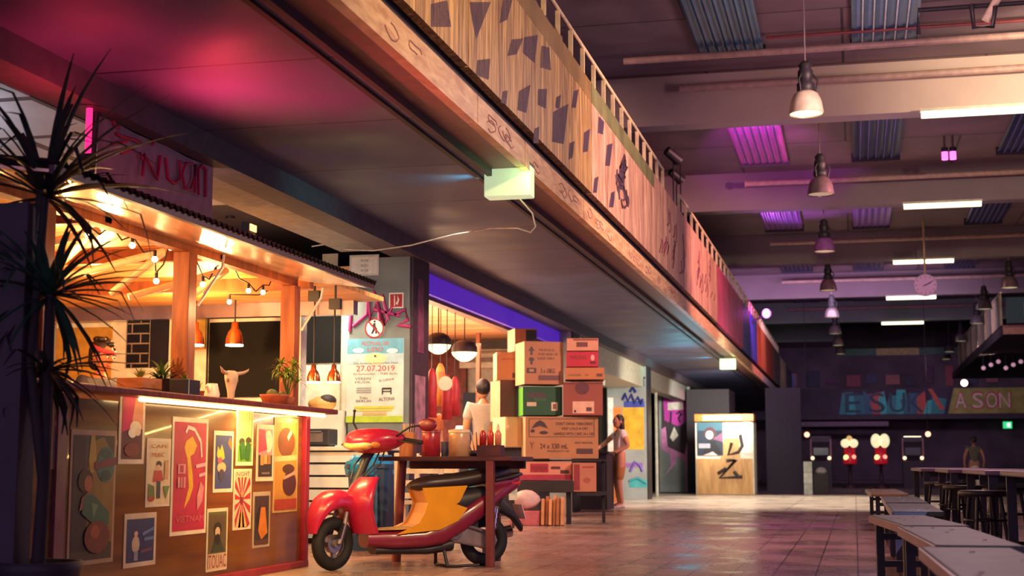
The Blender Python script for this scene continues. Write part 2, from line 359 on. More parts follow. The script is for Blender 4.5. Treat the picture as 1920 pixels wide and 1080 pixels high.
# boards of the gallery front
WOODF = wood('#86572a', '#e6ba7a', (5, 5, 0.4), 5, 0.5, plank=0.115, axis='Y', seam=0.05)
WOODS = wood('#b8865a', '#e2b98c', (3, 1.2, 6), 3, 0.45)
WOODP = wood('#985e48', '#ecbfa2', (5, 5, 0.4), 5, 0.5, plank=0.105, axis='Y', seam=0.05)
OCHRE = mat('#8a6a3a', 0.6, noise=0.35, scale=3); OLIVE = mat('#6b6a44', 0.6, noise=0.35, scale=3)
MARKS = [[(790,20),(870,0),(890,130),(790,130)],[(970,0),(1080,10),(1010,190),(990,100)],[(1140,0),(1185,0),(1160,95),(1122,112)],[(1180,190),(1238,185),(1205,262),(1160,270)],[(1240,180),(1308,168),(1292,305),(1235,255)],
 [(1325,220),(1362,230),(1372,340),(1318,325)],[(1015,290),(1078,283),(1070,385),(1008,362)],[(1308,430),(1352,428),(1346,525),(1306,505)],[(1215,440),(1272,408),(1252,545),(1208,530)],[(1138,440),(1162,436),(1156,505),(1128,494)],[(1380,540),(1455,500),(1432,695),(1376,684)],
 [(1480,440),(1505,430),(1490,520),(1470,520)],[(1395,470),(1420,455),(1412,525),(1392,520)],[(1530,640),(1560,620),(1548,730),(1524,735)],[(1290,620),(1315,610),(1310,690),(1285,690)],[(1460,690),(1485,680),(1475,760),(1455,770)],[(1600,560),(1628,560),(1622,650),(1596,640)],[(1640,700),(1668,690),(1655,800),(1632,800)],[(1700,800),(1735,770),(1722,920),(1694,910)],[(1580,860),(1600,850),(1592,930),(1572,930)],[(1660,930),(1680,920),(1672,1000),(1650,1000)]]
zones = [(2.0, 9.35, WOODF), (9.35, 14.2, WOODF), (14.2, 19.0, WOODP), (19.0, yline(1290, 1.2), WOODP), (yline(1290, 1.2), yline(1345, 1.2), WOODP),
         (yline(1345, 1.2), yline(1393, 1.2), mat('#b5476a', 0.5, noise=0.3, scale=1.5)), (yline(1393, 1.2), yline(1420, 1.2), mat('#3a4a9a', 0.5)),
         (yline(1420, 1.2), yline(1436, 1.2), mat('#c8663a', 0.5)), (yline(1436, 1.2), yline(1450, 1.2), mat('#b4452e', 0.5)),
         (yline(1450, 1.2), yline(1462, 1.2), mat('#7a6a70', 0.5, noise=0.5, scale=2)), (yline(1462, 1.2), yline(1474, 1.2), mat('#8f8088', 0.5, noise=0.5, scale=2)), (yline(1474, 1.2), 66, mat('#3b3f6e', 0.5))]
for i, (a, b, mm) in enumerate(zones):
    m = MB(); m.bx(GX - 0.07, GX, a + 0.012, b - 0.012, 3.56, 4.52, mm)
    up = OCHRE if i < 2 else (OLIVE if i < 3 else mm)
    m.bx(GX - 0.07, GX, a + 0.012, b - 0.012, 4.522, 4.73, up)
    # painted marks: brown-violet hatched shapes brushed on the near boards
    if i < 3:
        P1 = mat('#59405a', 0.6, noise=0.75, scale=26, stretch=(1, 7, 0.35))
        for q in MARKS:
            pts = [PX(500 + x / 2.572, y / 2.572, GX) for x, y in q]; yc = sum(p.y for p in pts) / len(pts)
            if a <= yc < b:
                c = [Vector((GX + 0.002, min(max(p.y, a + .02), b - .02), min(p.z, 4.5))) for p in pts]
                n = max(3, int((c[1] - c[0]).length / 0.028))
                for k in range(n):
                    u, v = (k + .12) / n, (k + .78) / n
                    m.add([c[0].lerp(c[1], u), c[0].lerp(c[1], v), c[3].lerp(c[2], v), c[3].lerp(c[2], u)], [(0, 1, 2, 3)], P1)
    if i in (3, 4):
        P2 = mat('#7a4350', 0.6, noise=0.3); rr = random.Random(i + 30)
        for k in range(16):
            yy = a + 0.3 + rr.random() * (b - a - 0.8); zz = rr.uniform(3.65, 4.3)
            m.tube([(GX + 0.003, yy, zz), (GX + 0.003, yy + rr.uniform(.05, .3), zz + rr.uniform(.05, .2)), (GX + 0.003, yy + rr.uniform(0, .4), zz + rr.uniform(.1, .4))], 0.012, P2, 5)
    if a <= PX(1165, 310, GX).y < b:   # a dark face-like scrawl on the pink boards
        D = mat('#4a3040', 0.6)
        for k in range(20):
            yy = PX(1165, 310, GX).y + random.uniform(-.3, .4); zz = 4.05 + random.uniform(-.3, .3)
            m.tube([(GX + 0.003, yy, zz), (GX + 0.003, yy + random.uniform(-.2, .25), zz + random.uniform(-.1, .12)), (GX + 0.003, yy + random.uniform(-.1, .4), zz + random.uniform(-.2, .2))], 0.014, D, 5)
    if i == 1:   # painted black flames climbing off the top edge
        pass
    struct(m, 'wall_gallery')
# lower strip of the gallery front, in lengths with open joints
edges = [1.5, PX(893, 233, GX).y, PX(982, 310, GX).y] + [PX(982, 310, GX).y + 2.6 * k for k in range(1, 21)]
for i in range(len(edges) - 1):
    a, b = edges[i], edges[i + 1]; mm = WOODS if a < 40 else mat('#9a8b8f', 0.5)
    m = MB(); m.bx(GX - 0.06, GX + 0.01, a + 0.01, b - 0.01, SZ, 3.41, mm)
    if i < 6:
        rr = random.Random(i); P = mat('#a06a6a', 0.55)
        for k in range(5):
            yy = a + rr.uniform(.15, max(.2, b - a - .5)); zz = SZ + rr.uniform(.04, .1)
            m.tube([(GX + .01, yy + .16 + .13 * math.cos(q), zz + .03 + .035 * math.sin(q) * (1 + .4 * math.cos(2 * q + k))) for q in [PI * 1.6 * n / 12 + k for n in range(13)]], 0.006, P, 4)
    struct(m, 'trim_4')
m = MB(); m.bx(GX - 0.16, GX - 0.09, 1.5, 66, 3.4, 3.6, mat('#1e191d', 0.6)); struct(m, 'trim_5')
# jagged painted planks that break the top edge of the near boards
for k in range(15):
    y = 6.9 + k * 0.42; hh = random.uniform(0.02, 0.12)
    m = MB(); m.prism([(0, 0), (0.4, 0), (0.37, hh), (0.2, hh * 0.6), (0.06, hh * 1.1)], 0, 0.05, OCHRE if k % 3 else mat('#4a3a30'))
    o = struct(m, 'trim_6', loc=(GX - 0.01, y, 4.73), rz=PI/2)

# roof beams, service pipes, skylights
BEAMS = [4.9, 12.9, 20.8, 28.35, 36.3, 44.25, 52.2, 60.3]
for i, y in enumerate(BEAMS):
    c = '#b8a098' if i < 3 else ('#7c6a72' if i < 6 else '#7f8f88')  # beams farther in: weaker light put into a darker colour
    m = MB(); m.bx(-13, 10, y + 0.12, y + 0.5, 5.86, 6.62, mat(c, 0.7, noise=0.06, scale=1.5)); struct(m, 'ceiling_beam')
SKY = {0: '#2f6a9a', 1: '#2f5f95'}
def corr(m, x0, x1, y0, y1, z, mm, ribm, amp=0.03, n=8):
    st = (x1 - x0) / (n * 4); prof = []
    for i in range(n * 4 + 1): prof.append((x0 + i * st, z - 0.012 * (1 if (i % 4) in (1, 2) else 0)))
    vs = [(x, y0, zz) for x, zz in prof] + [(x, y1, zz) for x, zz in prof]; k = len(prof)
    m.add(vs, [(i, i + 1, i + k + 1, i + k) for i in range(k - 1)], mm)
    if ribm:
        for i in range(1, n): m.bx(x0 + i * st * 4 - 0.009, x0 + i * st * 4 + 0.009, y0, y1, z - 0.03, z - 0.012, ribm)
BLUE = mat('#24557a', 0.35, noise=0.25, scale=4); RIB = mat('#c9d0d4', 0.4)
VIO = mat('#8a5aa8', 0.35, noise=0.15); NVY = mat('#222c58', 0.35, noise=0.2)
for i in range(1, 7):
    y0, y1 = BEAMS[i] + 0.9, BEAMS[i + 1] - 1.15
    for j, (x0, x1) in enumerate(((-1.97, -1.07), (0.12, 0.97), (2.72, 3.55))):
        m = MB(); first = i == 1
        mm = BLUE if first else (mat('#c05ab8', 0.3, noise=0.25, scale=3, stretch=(8, .6, 1)) if (i, j) == (2, 0) else (VIO if (i, j) in ((3, 0), (3, 1)) else NVY))
        corr(m, x0, x1, y0, y1, 6.53, mm, RIB if (first and j == 1) else mat('#37406e' if not first else '#1c4668', 0.4) if (first or j == 0) else mat('#6a62b0', 0.4), n=7 if j != 1 else 6)
        m.bx(x0 - 0.02, x1 + 0.02, y1 - 0.04, y1, 6.46, 6.62, DARK)
        struct(m, 'window_%d' % ((i - 1) * 3 + j + 1))
PIPE = mat('#a98880', 0.5)
for i, (y, xs) in enumerate(((20.62, -2.35), (28.15, -1.95), (36.1, -1.9), (44.0, -2.0), (52.0, -2.2))):
    m = MB(); m.cyl((xs, y, 6.33), (9.5, y, 6.33), 0.055, PIPE); 
    m.cyl((xs, y, 6.33), (xs - .02, y, 6.33), 0.075, PIPE)
    for k in range(6): m.bx(xs + 0.6 + k * 1.7, xs + 0.64 + k * 1.7, y - 0.02, y + 0.14, 6.33, 6.38, DARK)
    o = m.build('service_pipe'); tag(o, ['beige service pipe along the nearest roof beam, behind the first hanging lamp', 'service pipe along the second roof beam, below the glowing magenta skylight', 'service pipe along the third roof beam, behind the violet hanging lamp', 'service pipe along the fourth roof beam, above the round clock', 'pipe along the roof beam below the round clock'][i], 'pipe', 'service pipes along the roof beams')
m = MB(); m.cyl((-3.0, 19.3, 6.42), (5, 19.3, 6.42), 0.05, PIPE); tag(m.build('service_pipe'), 'uppermost beige pipe, passing behind the blue ribbed skylights', 'pipe', 'service pipes along the roof beams')
m = MB(); RED = mat('#7a2f33', 0.5); m.cyl((-1.0, 18.9, 6.5), (5, 18.9, 6.5), 0.022, RED)
tag(m.build('sprinkler_pipe'), 'thin dark red sprinkler pipe under the ceiling beside the blue skylights', 'pipe')
m = MB(); q = PY(1722, 50, 17.9); m.tube([(9, 17.9, 6.42), (q.x, 17.9, 6.42), (q.x, 17.9, 6.1)], 0.03, BLACK)
tag(m.build('black_pipe'), 'black pipe with a downturned end right of the ribbed blue skylight', 'pipe')
m = MB(); q = PY(1845, 60, 17.8); m.cyl((q.x + .25, 17.8, 6.6), (q.x + 0.02, 17.8, 6.2), 0.05, mat('#d8c0a8', 0.5)); m.tube([(q.x - .14, 17.75, 6.4), (q.x - .12, 17.75, 6.1), (q.x + .1, 17.75, 6.1), (q.x + .14, 17.75, 6.35)], 0.03, BLACK)
tag(m.build('pipe_bracket'), 'white pipe stub held in a black bracket, top right under the ceiling', 'bracket')
q0, q1 = PY(1680, 425, 36.2), PY(1745, 395, 36.2); m = MB()
m.tube([(q0.x, 36.2, q0.z), (q1.x, 36.2, q0.z), (q1.x, 36.2, 6.63)], 0.05, mat('#9a8080', 0.5)); tag(m.build('drain_pipe'), 'drain pipe turning up into the ceiling under the second tube lamp', 'pipe')

# fluorescent tubes on the beams
lbl = ['nearest and largest tube lamp, at the right edge under the bright roof beam', 'second tube lamp from the camera, above the pipe that turns up', 'tube lamp that the round clock hangs from', 'tube lamp partly hidden behind the round clock', 'tube lamp second from the far end of the row', 'farthest and smallest tube lamp, above the teal beam']
for i, y in enumerate(BEAMS[2:]):
    t = empty('tube_lamp', (1.79, y, 5.86), lbl[i], 'lamp', group='tube lamps under the roof beams')
    m = MB(); m.bx(-0.74, 0.74, -0.06, 0.06, -0.04, 0.0, mat('#c8c0b0', 0.5)); [m.bx(x - .03, x + .03, 0, .14, -.02, 0.004, DARK) for x in (-.5, .5)]; m.build('housing', t)
    m = MB(); m.loft([[Vector((x, 0.055 * math.cos(a), -0.085 + 0.05 * math.sin(a))) for a in [2*PI*k/10 for k in range(10)]] for x in (-0.72, 0.72)], mat('#fff2c8', 0.5, emit=2.6, noise=0)); m.build('diffuser', t)
    d = lamp('tube_light', 'AREA', (1.79, y, 5.76), 16, (1.0, 0.86, 0.62), (1.79, y, 0), 1.4, 0.12)

# columns carrying the gallery
GREY = mat('#757a78', 0.6, noise=0.22, scale=2.2)
COLS = [14.5, 23.5, 32.4, 41.3, 50.2]
for i, y in enumerate(COLS):
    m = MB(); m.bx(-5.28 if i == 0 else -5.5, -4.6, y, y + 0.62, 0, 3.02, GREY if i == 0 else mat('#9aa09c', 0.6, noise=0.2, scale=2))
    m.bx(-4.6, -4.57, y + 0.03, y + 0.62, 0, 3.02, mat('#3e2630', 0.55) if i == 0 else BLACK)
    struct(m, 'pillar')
# shop room behind the first bay
CEILW = wood('#c98a58', '#e0a878', (0.5, 4, 1), 3, 0.5, plank=0.19, axis='Y', seam=0.05)
m = MB(); m.bx(-11, -4.85, 14.8, 25, 2.92, 2.98, CEILW); struct(m, 'ceiling_shop')
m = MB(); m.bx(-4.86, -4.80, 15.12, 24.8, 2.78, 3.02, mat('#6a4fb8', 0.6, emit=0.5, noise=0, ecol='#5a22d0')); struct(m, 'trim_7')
m = MB(); m.bx(-5.02, -4.87, 15.12, 24.8, 2.74, 2.92, mat('#6a4a3c', 0.6)); struct(m, 'trim_8')
m = MB(); m.bx(-11, -10.8, 14.8, 25.2, 0, 3, mat('#b8a898', 0.7)); struct(m, 'wall_shop')
m = MB(); m.bx(-11, -5.0, 25.0, 25.2, 0, 3.0, mat('#c8beb0', 0.7)); struct(m, 'wall_shop_end')
# walls of the bays further down
m = MB(); m.bx(-10, -5.4, 34.2, 34.4, 0, 3.02, mat('#b5b9b4', 0.7)); struct(m, 'wall_bay')
m = MB(); m.bx(-9.9, -5.2, 43, 43.2, 0, 3.02, mat('#26222a', 0.7)); struct(m, 'wall_bay_far')
m = MB(); m.bx(-5.6, -4.66, 24.12, 32.4, 2.55, 3.02, mat('#c9bfa8', 0.6)); struct(m, 'trim_9')
m = MB(); m.bx(-5.0, -4.66, 33.1, 41.3, 2.6, 3.02, mat('#a8a298', 0.6)); struct(m, 'trim_10')
m = MB(); m.bx(-5.9, -5.82, 24.2, 32.4, 0, 2.55, mat('#2e2a30', 0.6)); struct(m, 'wall_bay_side')
m = MB(); m.bx(-5.9, -5.82, 33.1, 41.3, 0, 2.6, mat('#262329', 0.6)); struct(m, 'wall_bay_side')
# far end of the hall: upper gallery with spray paint
FY = 71.5
m = MB(); m.bx(-12, 10, FY, FY + 0.12, 3.15, 4.45, mat('#33263a', 0.7, noise=0.4, scale=1)); 
tl, br_ = PY(1572, 728, FY), PY(1758, 778, FY)
pal = ['#1f7f80', '#2aa3a0', '#1c6a78', '#245a70', '#b04a3c', '#37b0a8']
rr = random.Random(5); x = tl.x; k = 0
while x < br_.x:
    ww = rr.uniform(0.3, 0.75); m.add([(x, FY - .004 - k*.0006, 3.2), (x + ww, FY - .004 - k*.0006, 3.2), (x + ww + rr.uniform(-.2, .2), FY - .004 - k*.0006, rr.uniform(3.9, 4.4)), (x + rr.uniform(-.2, .2), FY - .004 - k*.0006, rr.uniform(3.8, 4.4))], [(0, 1, 2, 3)], mat(pal[k % 6], 0.6)); x += ww * 0.62; k += 1
for ch, xx in (('E', 1585), ('S', 1630), ('U', 1668), ('K', 1702)):
    q = PY(xx, 774, FY); m.text(ch, q.x, 3.28, 0.75, 0.95, FY - .03, mat('#123c4c', 0.6))
m.add([(PY(1740, 735, FY).x, FY - .03, 4.4), (PY(1748, 735, FY).x, FY - .03, 4.4), (PY(1772, 770, FY).x, FY - .03, 3.4), (PY(1762, 770, FY).x, FY - .03, 3.4)], [(0, 1, 2, 3)], mat('#b8503c', 0.6))
a = PY(1776, 730, FY).x; b = PY(1925, 730, FY).x
m.add([(a, FY - .006, 3.2), (b, FY - .006, 3.2), (b, FY - .006, 4.42), (a + .3, FY - .006, 4.42)], [(0, 1, 2, 3)], mat('#9a9a48', 0.6, noise=0.3, scale=2))
for ch, xx in (('A', 1790), ('S', 1822), ('O', 1848), ('N', 1872)):
    q = PY(xx, 772, FY); m.text(ch, q.x, 3.4, 0.6, 0.85, FY - .02, mat('#b8354a', 0.6)); m.text(ch, q.x + .05, 3.46, 0.5, 0.72, FY - .03, mat('#e0c8b0', 0.6))
struct(m, 'wall_gallery_far')
m = MB(); m.bx(-12, 10, FY, 73, 2.95, 3.15, DARK); m.bx(PY(1480, 796, FY).x, PY(1666, 796, FY).x, FY - .1, FY, 2.62, 2.85, mat('#6a5468', 0.6)); struct(m, 'gallery_slab_far')
m = MB()
for k in range(14): 
    x = -6 + k * 0.95; m.bx(x, x + rr.uniform(.3, .7), 72.9, 72.95, rr.uniform(4.6, 4.8), rr.uniform(5.0, 5.6), mat(['#4a2a4a', '#7a3a48', '#3a3a5a', '#8a5a5a', '#2f2f4a'][k % 5], 0.7))
struct(m, 'trim_11')

# ================================================================ the food stall
XK = -4.25
REDM = mat('#a02a3c', 0.35, 0.2); RW = wood('#6e2f22', '#9a4a30', (0.5, 6, 0.5), 5, 0.4)
PINE = wood('#7c3c1a', '#a85a2c', (5, 5, 0.5), 4, 0.5); PINEH = wood('#c07838', '#e8a860', (0.5, 6, 1), 3, 0.5, plank=0.14, axis='Y', seam=0.06)
COPPER = mat('#d8794e', 0.22, 0.9, noise=0.1)
ks = empty('food_stall', (-4.6, 8.7, 0), 'long street food stall with poster covered wooden counter, pine posts and corrugated awning', 'stall')
def part(mb, name, bev=0.0, parent=ks):
    o = mb.build(name, None, bev)
    bpy.context.view_layer.update()
    o.parent = parent; o.matrix_parent_inverse = parent.matrix_world.inverted(); return o
bpy.context.view_layer.update()
PANEL = wood('#5f3418', '#875420', (1, 0.25, 3.0), 3, 0.3, coat=0.45)
m = MB(); m.bx(XK - 0.04, XK, 6.3, 10.62, 0.05, 1.17, PANEL); part(m, 'front_panel')
m = MB(); m.bx(XK - 0.05, XK + 0.035, 6.3, 10.72, 0.0, 0.05, REDM); m.bx(XK - 0.05, XK + 0.035, 10.63, 10.71, 0.05, 1.19, REDM); part(m, 'red_frame', 0.006)
m = MB(); m.bx(XK - 0.6, XK + 0.16, 6.2, 11.0, 1.20, 1.24, RW); part(m, 'counter_top', 0.008)
m = MB(); m.bx(XK - 0.02, XK + 0.02, 7.02, 7.12, 0.05, 1.19, mat('#8a5a62', 0.4)); part(m, 'corner_board')
m = MB(); m.cyl((XK + 0.115, 7.75, 1.183), (XK + 0.115, 10.8, 1.183), 0.013, mat('#ffd890', 0.5, emit=9, noise=0)); part(m, 'light_strip')
for y, hw in ((6.95, 0.05), (8.70, 0.058), (10.55, 0.058)):
    m = MB(); m.bx(XK - 0.15, XK - 0.03, y - hw, y + hw, 1.24, 2.21, PINE); part(m, 'post', 0.004)
m = MB(); m.bx(XK - 0.13, XK - 0.05, 6.2, 10.6, 2.21, 2.30, PINE); part(m, 'lintel')
m = MB(); q_ = [(XK - .04, 2.262), (-3.72, 2.19), (-3.72, 2.205), (XK - .04, 2.277)]
m.prism(q_, 6.0, 10.66, mat('#e0b090', 0.24, 0.75, noise=0.35, scale=2.2, bump=0.25, stretch=(4, 1.5, 1))); part(m, 'awning_flap')
m = MB(); st = 0.019; pts = []
for i in range(int(4.75 / st)): pts.append((6.0 + i * st, 2.235 + 0.02 * math.sin(i * PI / 2)))
k = len(pts); vs = [(XK - 0.1, y, z + 0.085) for y, z in pts] + [(-3.68, y, z) for y, z in pts]
m.add(vs, [(i, i + 1, i + k + 1, i + k) for i in range(k - 1)], mat('#2a2224', 0.5)); m.bx(-3.72, -3.69, 6.0, 10.7, 2.185, 2.225, mat('#4a2a30', 0.5)); part(m, 'corrugated_roof')
m = MB(); m.bx(-9.5, XK - 0.05, 6.2, 12.75, 2.33, 2.37, PINEH); part(m, 'ceiling_boards')
for y in (7.6, 9.2, 10.9): 
    m = MB(); m.bx(-8.0, XK - 0.05, y - 0.04, y + 0.04, 2.23, 2.33, PINE); part(m, 'rafter')
LT = mat('#e2c49a', 0.5)
for y in (8.0, 8.9, 9.9): 
    for s in (1, -1):
        m = MB(); m.tube([(XK - 0.35, y, 2.26), (XK - 0.95, y + 0.38 * s, 2.03)], 0.028, LT, 6); part(m, 'diagonal_brace')
WH = mat('#e8ddd0', 0.4)
for y in (8.80, 10.66):
    m = MB(); m.tube([(XK - 0.03, y - .02, 1.86), (XK + 0.1, y + 0.07, 2.13), (XK + .12, y + .05, 2.21)], 0.010, WH, 6); m.tube([(XK - 0.03, y + .06, 1.95), (XK + 0.09, y + 0.13, 2.15)], 0.008, WH, 6); part(m, 'awning_prop')
m = MB(); m.bx(-8.4, XK - 0.3, 12.6, 12.72, 2.2, 2.33, mat('#a89aa8', 0.25, 0.8, noise=0.3, scale=3)); part(m, 'steel_rail')
q = PY(0, 300, 6.1)
m = MB(); m.bx(-6.0, PY(48, 700, 6.1).x, 6.06, 6.2, 0.0, 2.06, mat('#3a2c3a', 0.6, noise=0.25, scale=3)); part(m, 'side_wall')

# posters on the stall front
def sheet(name, x0, y0, x1, y1, label, shapes, cat='poster', plane=XK, paper='#dcc9ac', border=0.05, bgc=None, group='posters on the stall front', t=0.004, facing='X'):
    xm, ym = (x0 + x1) / 2, (y0 + y1) / 2
    if facing == 'X':
        a, b = PX(x0, ym, plane), PX(x1, ym, plane); u0, u1 = a.y, b.y; z0, z1 = PX(xm, y1, plane).z, PX(xm, y0, plane).z
    else:
        a, b = PY(x0, ym, plane), PY(x1, ym, plane); u0, u1 = a.x, b.x; z0, z1 = PY(xm, y1, plane).z, PY(xm, y0, plane).z
    W, H = u1 - u0, z1 - z0; m = MB()
    m.bx(0, W, -t, 0, 0, H, mat(paper, 0.6, noise=0.12, scale=6))
    bd = border; ar = W / H
    sh = []
    if bgc: sh.append(('r', bd, bd * ar, 1 - bd, 1 - bd * ar * 1.2, bgc))
    art(m, W, H, sh + shapes, -t - 0.0008)
    if facing == 'X': o = m.build(name, None, 0, (plane + 0.001, u0, z0), PI/2)
    else: o = m.build(name, None, 0, (u0, plane - 0.001, z0))
    tag(o, label, cat, group); return o
rr = random.Random(11)
def rays(cx, cy, n, c, r=1.6):
    out = []
    for i in range(n):
        a = 2 * PI * i / n; b = a + PI / n
        def clip(ang):
            dx, dy = math.cos(ang), math.sin(ang); t = 9
            if dx > 0: t = min(t, (0.92 - cx) / dx)
            if dx < 0: t = min(t, (0.08 - cx) / dx)
            if dy > 0: t = min(t, (0.86 - cy) / dy)
            if dy < 0: t = min(t, (0.04 - cy) / dy)
            return (cx + dx * t, cy + dy * t)
        out.append(('p', [(cx, cy), clip(a), clip(b)], c))
    return out
sheet('poster', 96, 742, 122, 880, 'grey and tan poster at the far left end of the stall, partly behind leaves', [('r', .1, .1, .9, .5, '#8f7f78'), ('e', .5, .62, .35, .07, '#e8b090'), ('e', .6, .57, .3, .04, '#d89a80'), ('e', .5, .15, .2, .05, '#2f3038'), ('t', 'BAR', .15, .84, .7, .05, '#3a2c2c')], paper='#b08a60')
sheet('poster', 128, 806, 214, 1058, 'tallest poster at the left, a long haired woman in a green gown under an emblem', [
    ('p', [(.3, .28), (.95, .15), (.95, .8), (.7, .95), (.4, .9)], '#8f7338'), ('p', [(.05, .1), (.4, .1), (.3, .95), (.05, .95)], '#332c2e'),
    ('p', [(.42, .96), (.38, .78), (.42, .68), (.5, .68), (.55, .78), (.5, .96)], '#c0a24a'),
    ('e', .76, .74, .2, .135, '#3f7a6c'), ('e', .76, .82, .12, .04, '#25554f'), ('e', .76, .66, .12, .04, '#25554f'), ('p', [(.5, .7), (1, .74), (1, .8), (.5, .76)], '#7a3340'),
    ('e', .32, .62, .16, .085, '#3a2320'), ('e', .38, .60, .09, .06, '#b0694a'), ('p', [(.25, .5), (.42, .55), (.4, .44), (.2, .4)], '#a86048'), ('p', [(.3, .52), (.48, .52), (.85, .38), (.85, .28), (.5, .3), (.25, .38)], '#2f6b52'), ('p', [(.45, .46), (.6, .44), (.5, .34)], '#6a9a70'),
    ('e', .6, .2, .28, .12, '#7a3a34'), ('e', .55, .24, .1, .05, '#a8543a')], bgc='#4a4436', paper='#b89a78')
sheet('poster', 222, 738, 270, 870, 'pink poster with a white blossom, uppermost at the left of the counter', [('p', [(.1, .95), (.6, .95), (.45, .5), (.1, .45)], '#c8285a'), ('p', [(.6, .95), (.9, .95), (.9, .5), (.45, .5)], '#d89070'), ('e', .62, .52, .22, .09, '#f0dcc0'), ('e', .5, .44, .16, .07, '#efe4d4'), ('e', .7, .46, .12, .06, '#e8cdb0'), ('e', .5, .2, .3, .1, '#7a2434')], bgc='#5a1f30', border=0.09, paper='#ead8bc')
sheet('poster', 273, 822, 318, 950, 'cream poster with a small standing woman in a red jacket', [('e', .5, .62, .12, .05, '#2a2024'), ('e', .48, .58, .09, .035, '#e0b090'), ('p', [(.3, .53), (.62, .53), (.7, .38), (.25, .36)], '#b8353c'), ('r', .42, .12, .58, .37, '#333a58'), ('t', 'CAFE', .15, .86, .7, .05, '#b5523a'), ('t', 'MUSIC', .2, .73, .5, .06, '#c04a3a'), ('p', [(.08, .1), (.35, .12), (.3, .3), (.08, .34)], '#5f7a42'), ('e', .2, .12, .12, .04, '#b03a34'), ('p', [(.68, .3), (.95, .3), (.8, .1)], '#6a8a52'), ('r', .72, .4, .88, .68, '#c9a070')], bgc='#e0cba4', paper='#e6d6bc')
sheet('poster', 231, 962, 291, 1062, 'blue night poster with a small white figure, low on the stall front', [('p', [(.08, .35), (.92, .42), (.92, .12), (.08, .12)], '#1d2d66'), ('e', .35, .42, .12, .16, '#c8b4a0'), ('e', .35, .62, .06, .05, '#d8b090'), ('r', .3, .12, .42, .3, '#8a90a8'), ('p', [(.5, .3), (.85, .34), (.85, .28), (.5, .25)], '#6a4a5a'), ('l', (.55, .6), (.9, .7), .01, '#5a7ab0'), ('l', (.6, .5), (.9, .52), .01, '#5a7ab0')], bgc='#22336a', border=.07)
sheet('poster', 320, 783, 387, 1002, 'big crimson poster with a winding yellow ribbon shape, centre of the stall front', [
    ('p', [(.38, .80), (.55, .84), (.68, .76), (.6, .69), (.5, .67), (.58, .5), (.6, .4), (.5, .3), (.36, .22), (.42, .32), (.48, .4), (.45, .52), (.42, .64), (.33, .74)], '#eab32c'),
    ('l', (.4, .92), (.6, .9), .012, '#f0d8c8'), ('l', (.6, .9), (.78, .8), .012, '#f0d8c8'), ('l', (.78, .8), (.82, .66), .012, '#e8c8c0'), ('l', (.35, .87), (.42, .92), .012, '#f0d8c8'), ('p', [(.72, .2), (.86, .28), (.9, .4), (.8, .45), (.7, .32)], '#d88a90'), ('l', (.65, .58), (.95, .6), .012, '#e8b0b8'), ('l', (.75, .5), (.95, .52), .01, '#e8b0b8'),
    ('r', .15, .52, .36, .60, '#d89098'), ('r', .2, .53, .3, .59, '#b0204a'), ('r', .15, .4, .36, .49, '#d89098'), ('l', (.22, .4), (.22, .49), .008, '#b0204a'), ('l', (.29, .4), (.29, .49), .008, '#b0204a'), ('t', 'VIETNAM', .12, .11, .78, .05, '#d06a78')], bgc='#c0214c', paper='#ead9bd')
sheet('poster', 399, 808, 436, 923, 'blue poster with yellow flames, right of the big crimson one', [('p', [(.15, .6), (.2, .75), (.3, .68), (.4, .78), (.5, .66), (.55, .55), (.3, .5)], '#e8b83a'), ('p', [(.7, .8), (.8, .9), (.9, .8), (.85, .7)], '#c86a34'), ('e', .4, .4, .22, .09, '#d8a878'), ('e', .4, .28, .15, .1, '#3f3a58'), ('e', .3, .52, .12, .05, '#c0506a')], bgc='#39447e', paper='#dccdb6', border=.08)
sheet('poster', 442, 766, 474, 873, 'bright green striped poster hung highest, just under the lit counter edge', [('l', (.2 + .15 * i, .95), (.15 + .15 * i, .35), .02, '#d8e08a') for i in range(5)] + [('e', .3, .42, .16, .06, '#3a3a28'), ('e', .68, .44, .16, .06, '#4a3424'), ('e', .8, .36, .1, .05, '#d8b04a'), ('l', (.3, .4), (.4, .12), .04, '#2f6a2a'), ('l', (.7, .4), (.6, .1), .04, '#2f6a2a')], bgc='#6aa03a', border=.09, paper='#dfe0b8')
sheet('poster', 480, 796, 512, 902, 'small poster with a glowing pink sky over dark towers', [('e', .68, .7, .22, .2, '#f0dcc0'), ('p', [(.1, .5), (.6, .55), (.45, .9), (.1, .92)], '#c03a5c'), ('r', .1, .08, .9, .46, '#2f2630'), ('l', (.3, .46), (.3, .28), .03, '#c8924a'), ('l', (.5, .46), (.5, .3), .03, '#d8a45a'), ('l', (.7, .46), (.7, .3), .03, '#a8743a'), ('t', 'HANOI', .28, .12, .44, .04, '#c8b8b0')], bgc='#d88a90', border=.09)
sheet('poster', 436, 879, 470, 993, 'poster of red and white sun rays below the green striped one', [('e', .45, .5, .1, .1, '#3a4a44'), ('r', .1, .86, .9, .97, '#d8c0a0'), ('t', 'NIGHT', .15, .88, .7, .07, '#4a3230'), ('p', [(.2, .04), (.8, .04), (.6, .28), (.35, .28)], '#d8a85a'), ('e', .45, .58, .06, .05, '#c89060')], bgc='#d9bfa0', border=.07)
o = sheet('poster', 473, 922, 505, 1026, 'dark poster with a flowing orange dress, low right on the stall front', [('p', [(.3, .3), (.45, .72), (.7, .72), (.85, .25), (.5, .14)], '#c8742c'), ('e', .55, .8, .15, .06, '#4a3034'), ('p', [(.15, .5), (.4, .8), (.3, .3)], '#22202a'), ('r', .1, .05, .9, .14, '#5a3a34')], bgc='#3a3034', border=.08, paper='#b09a80')
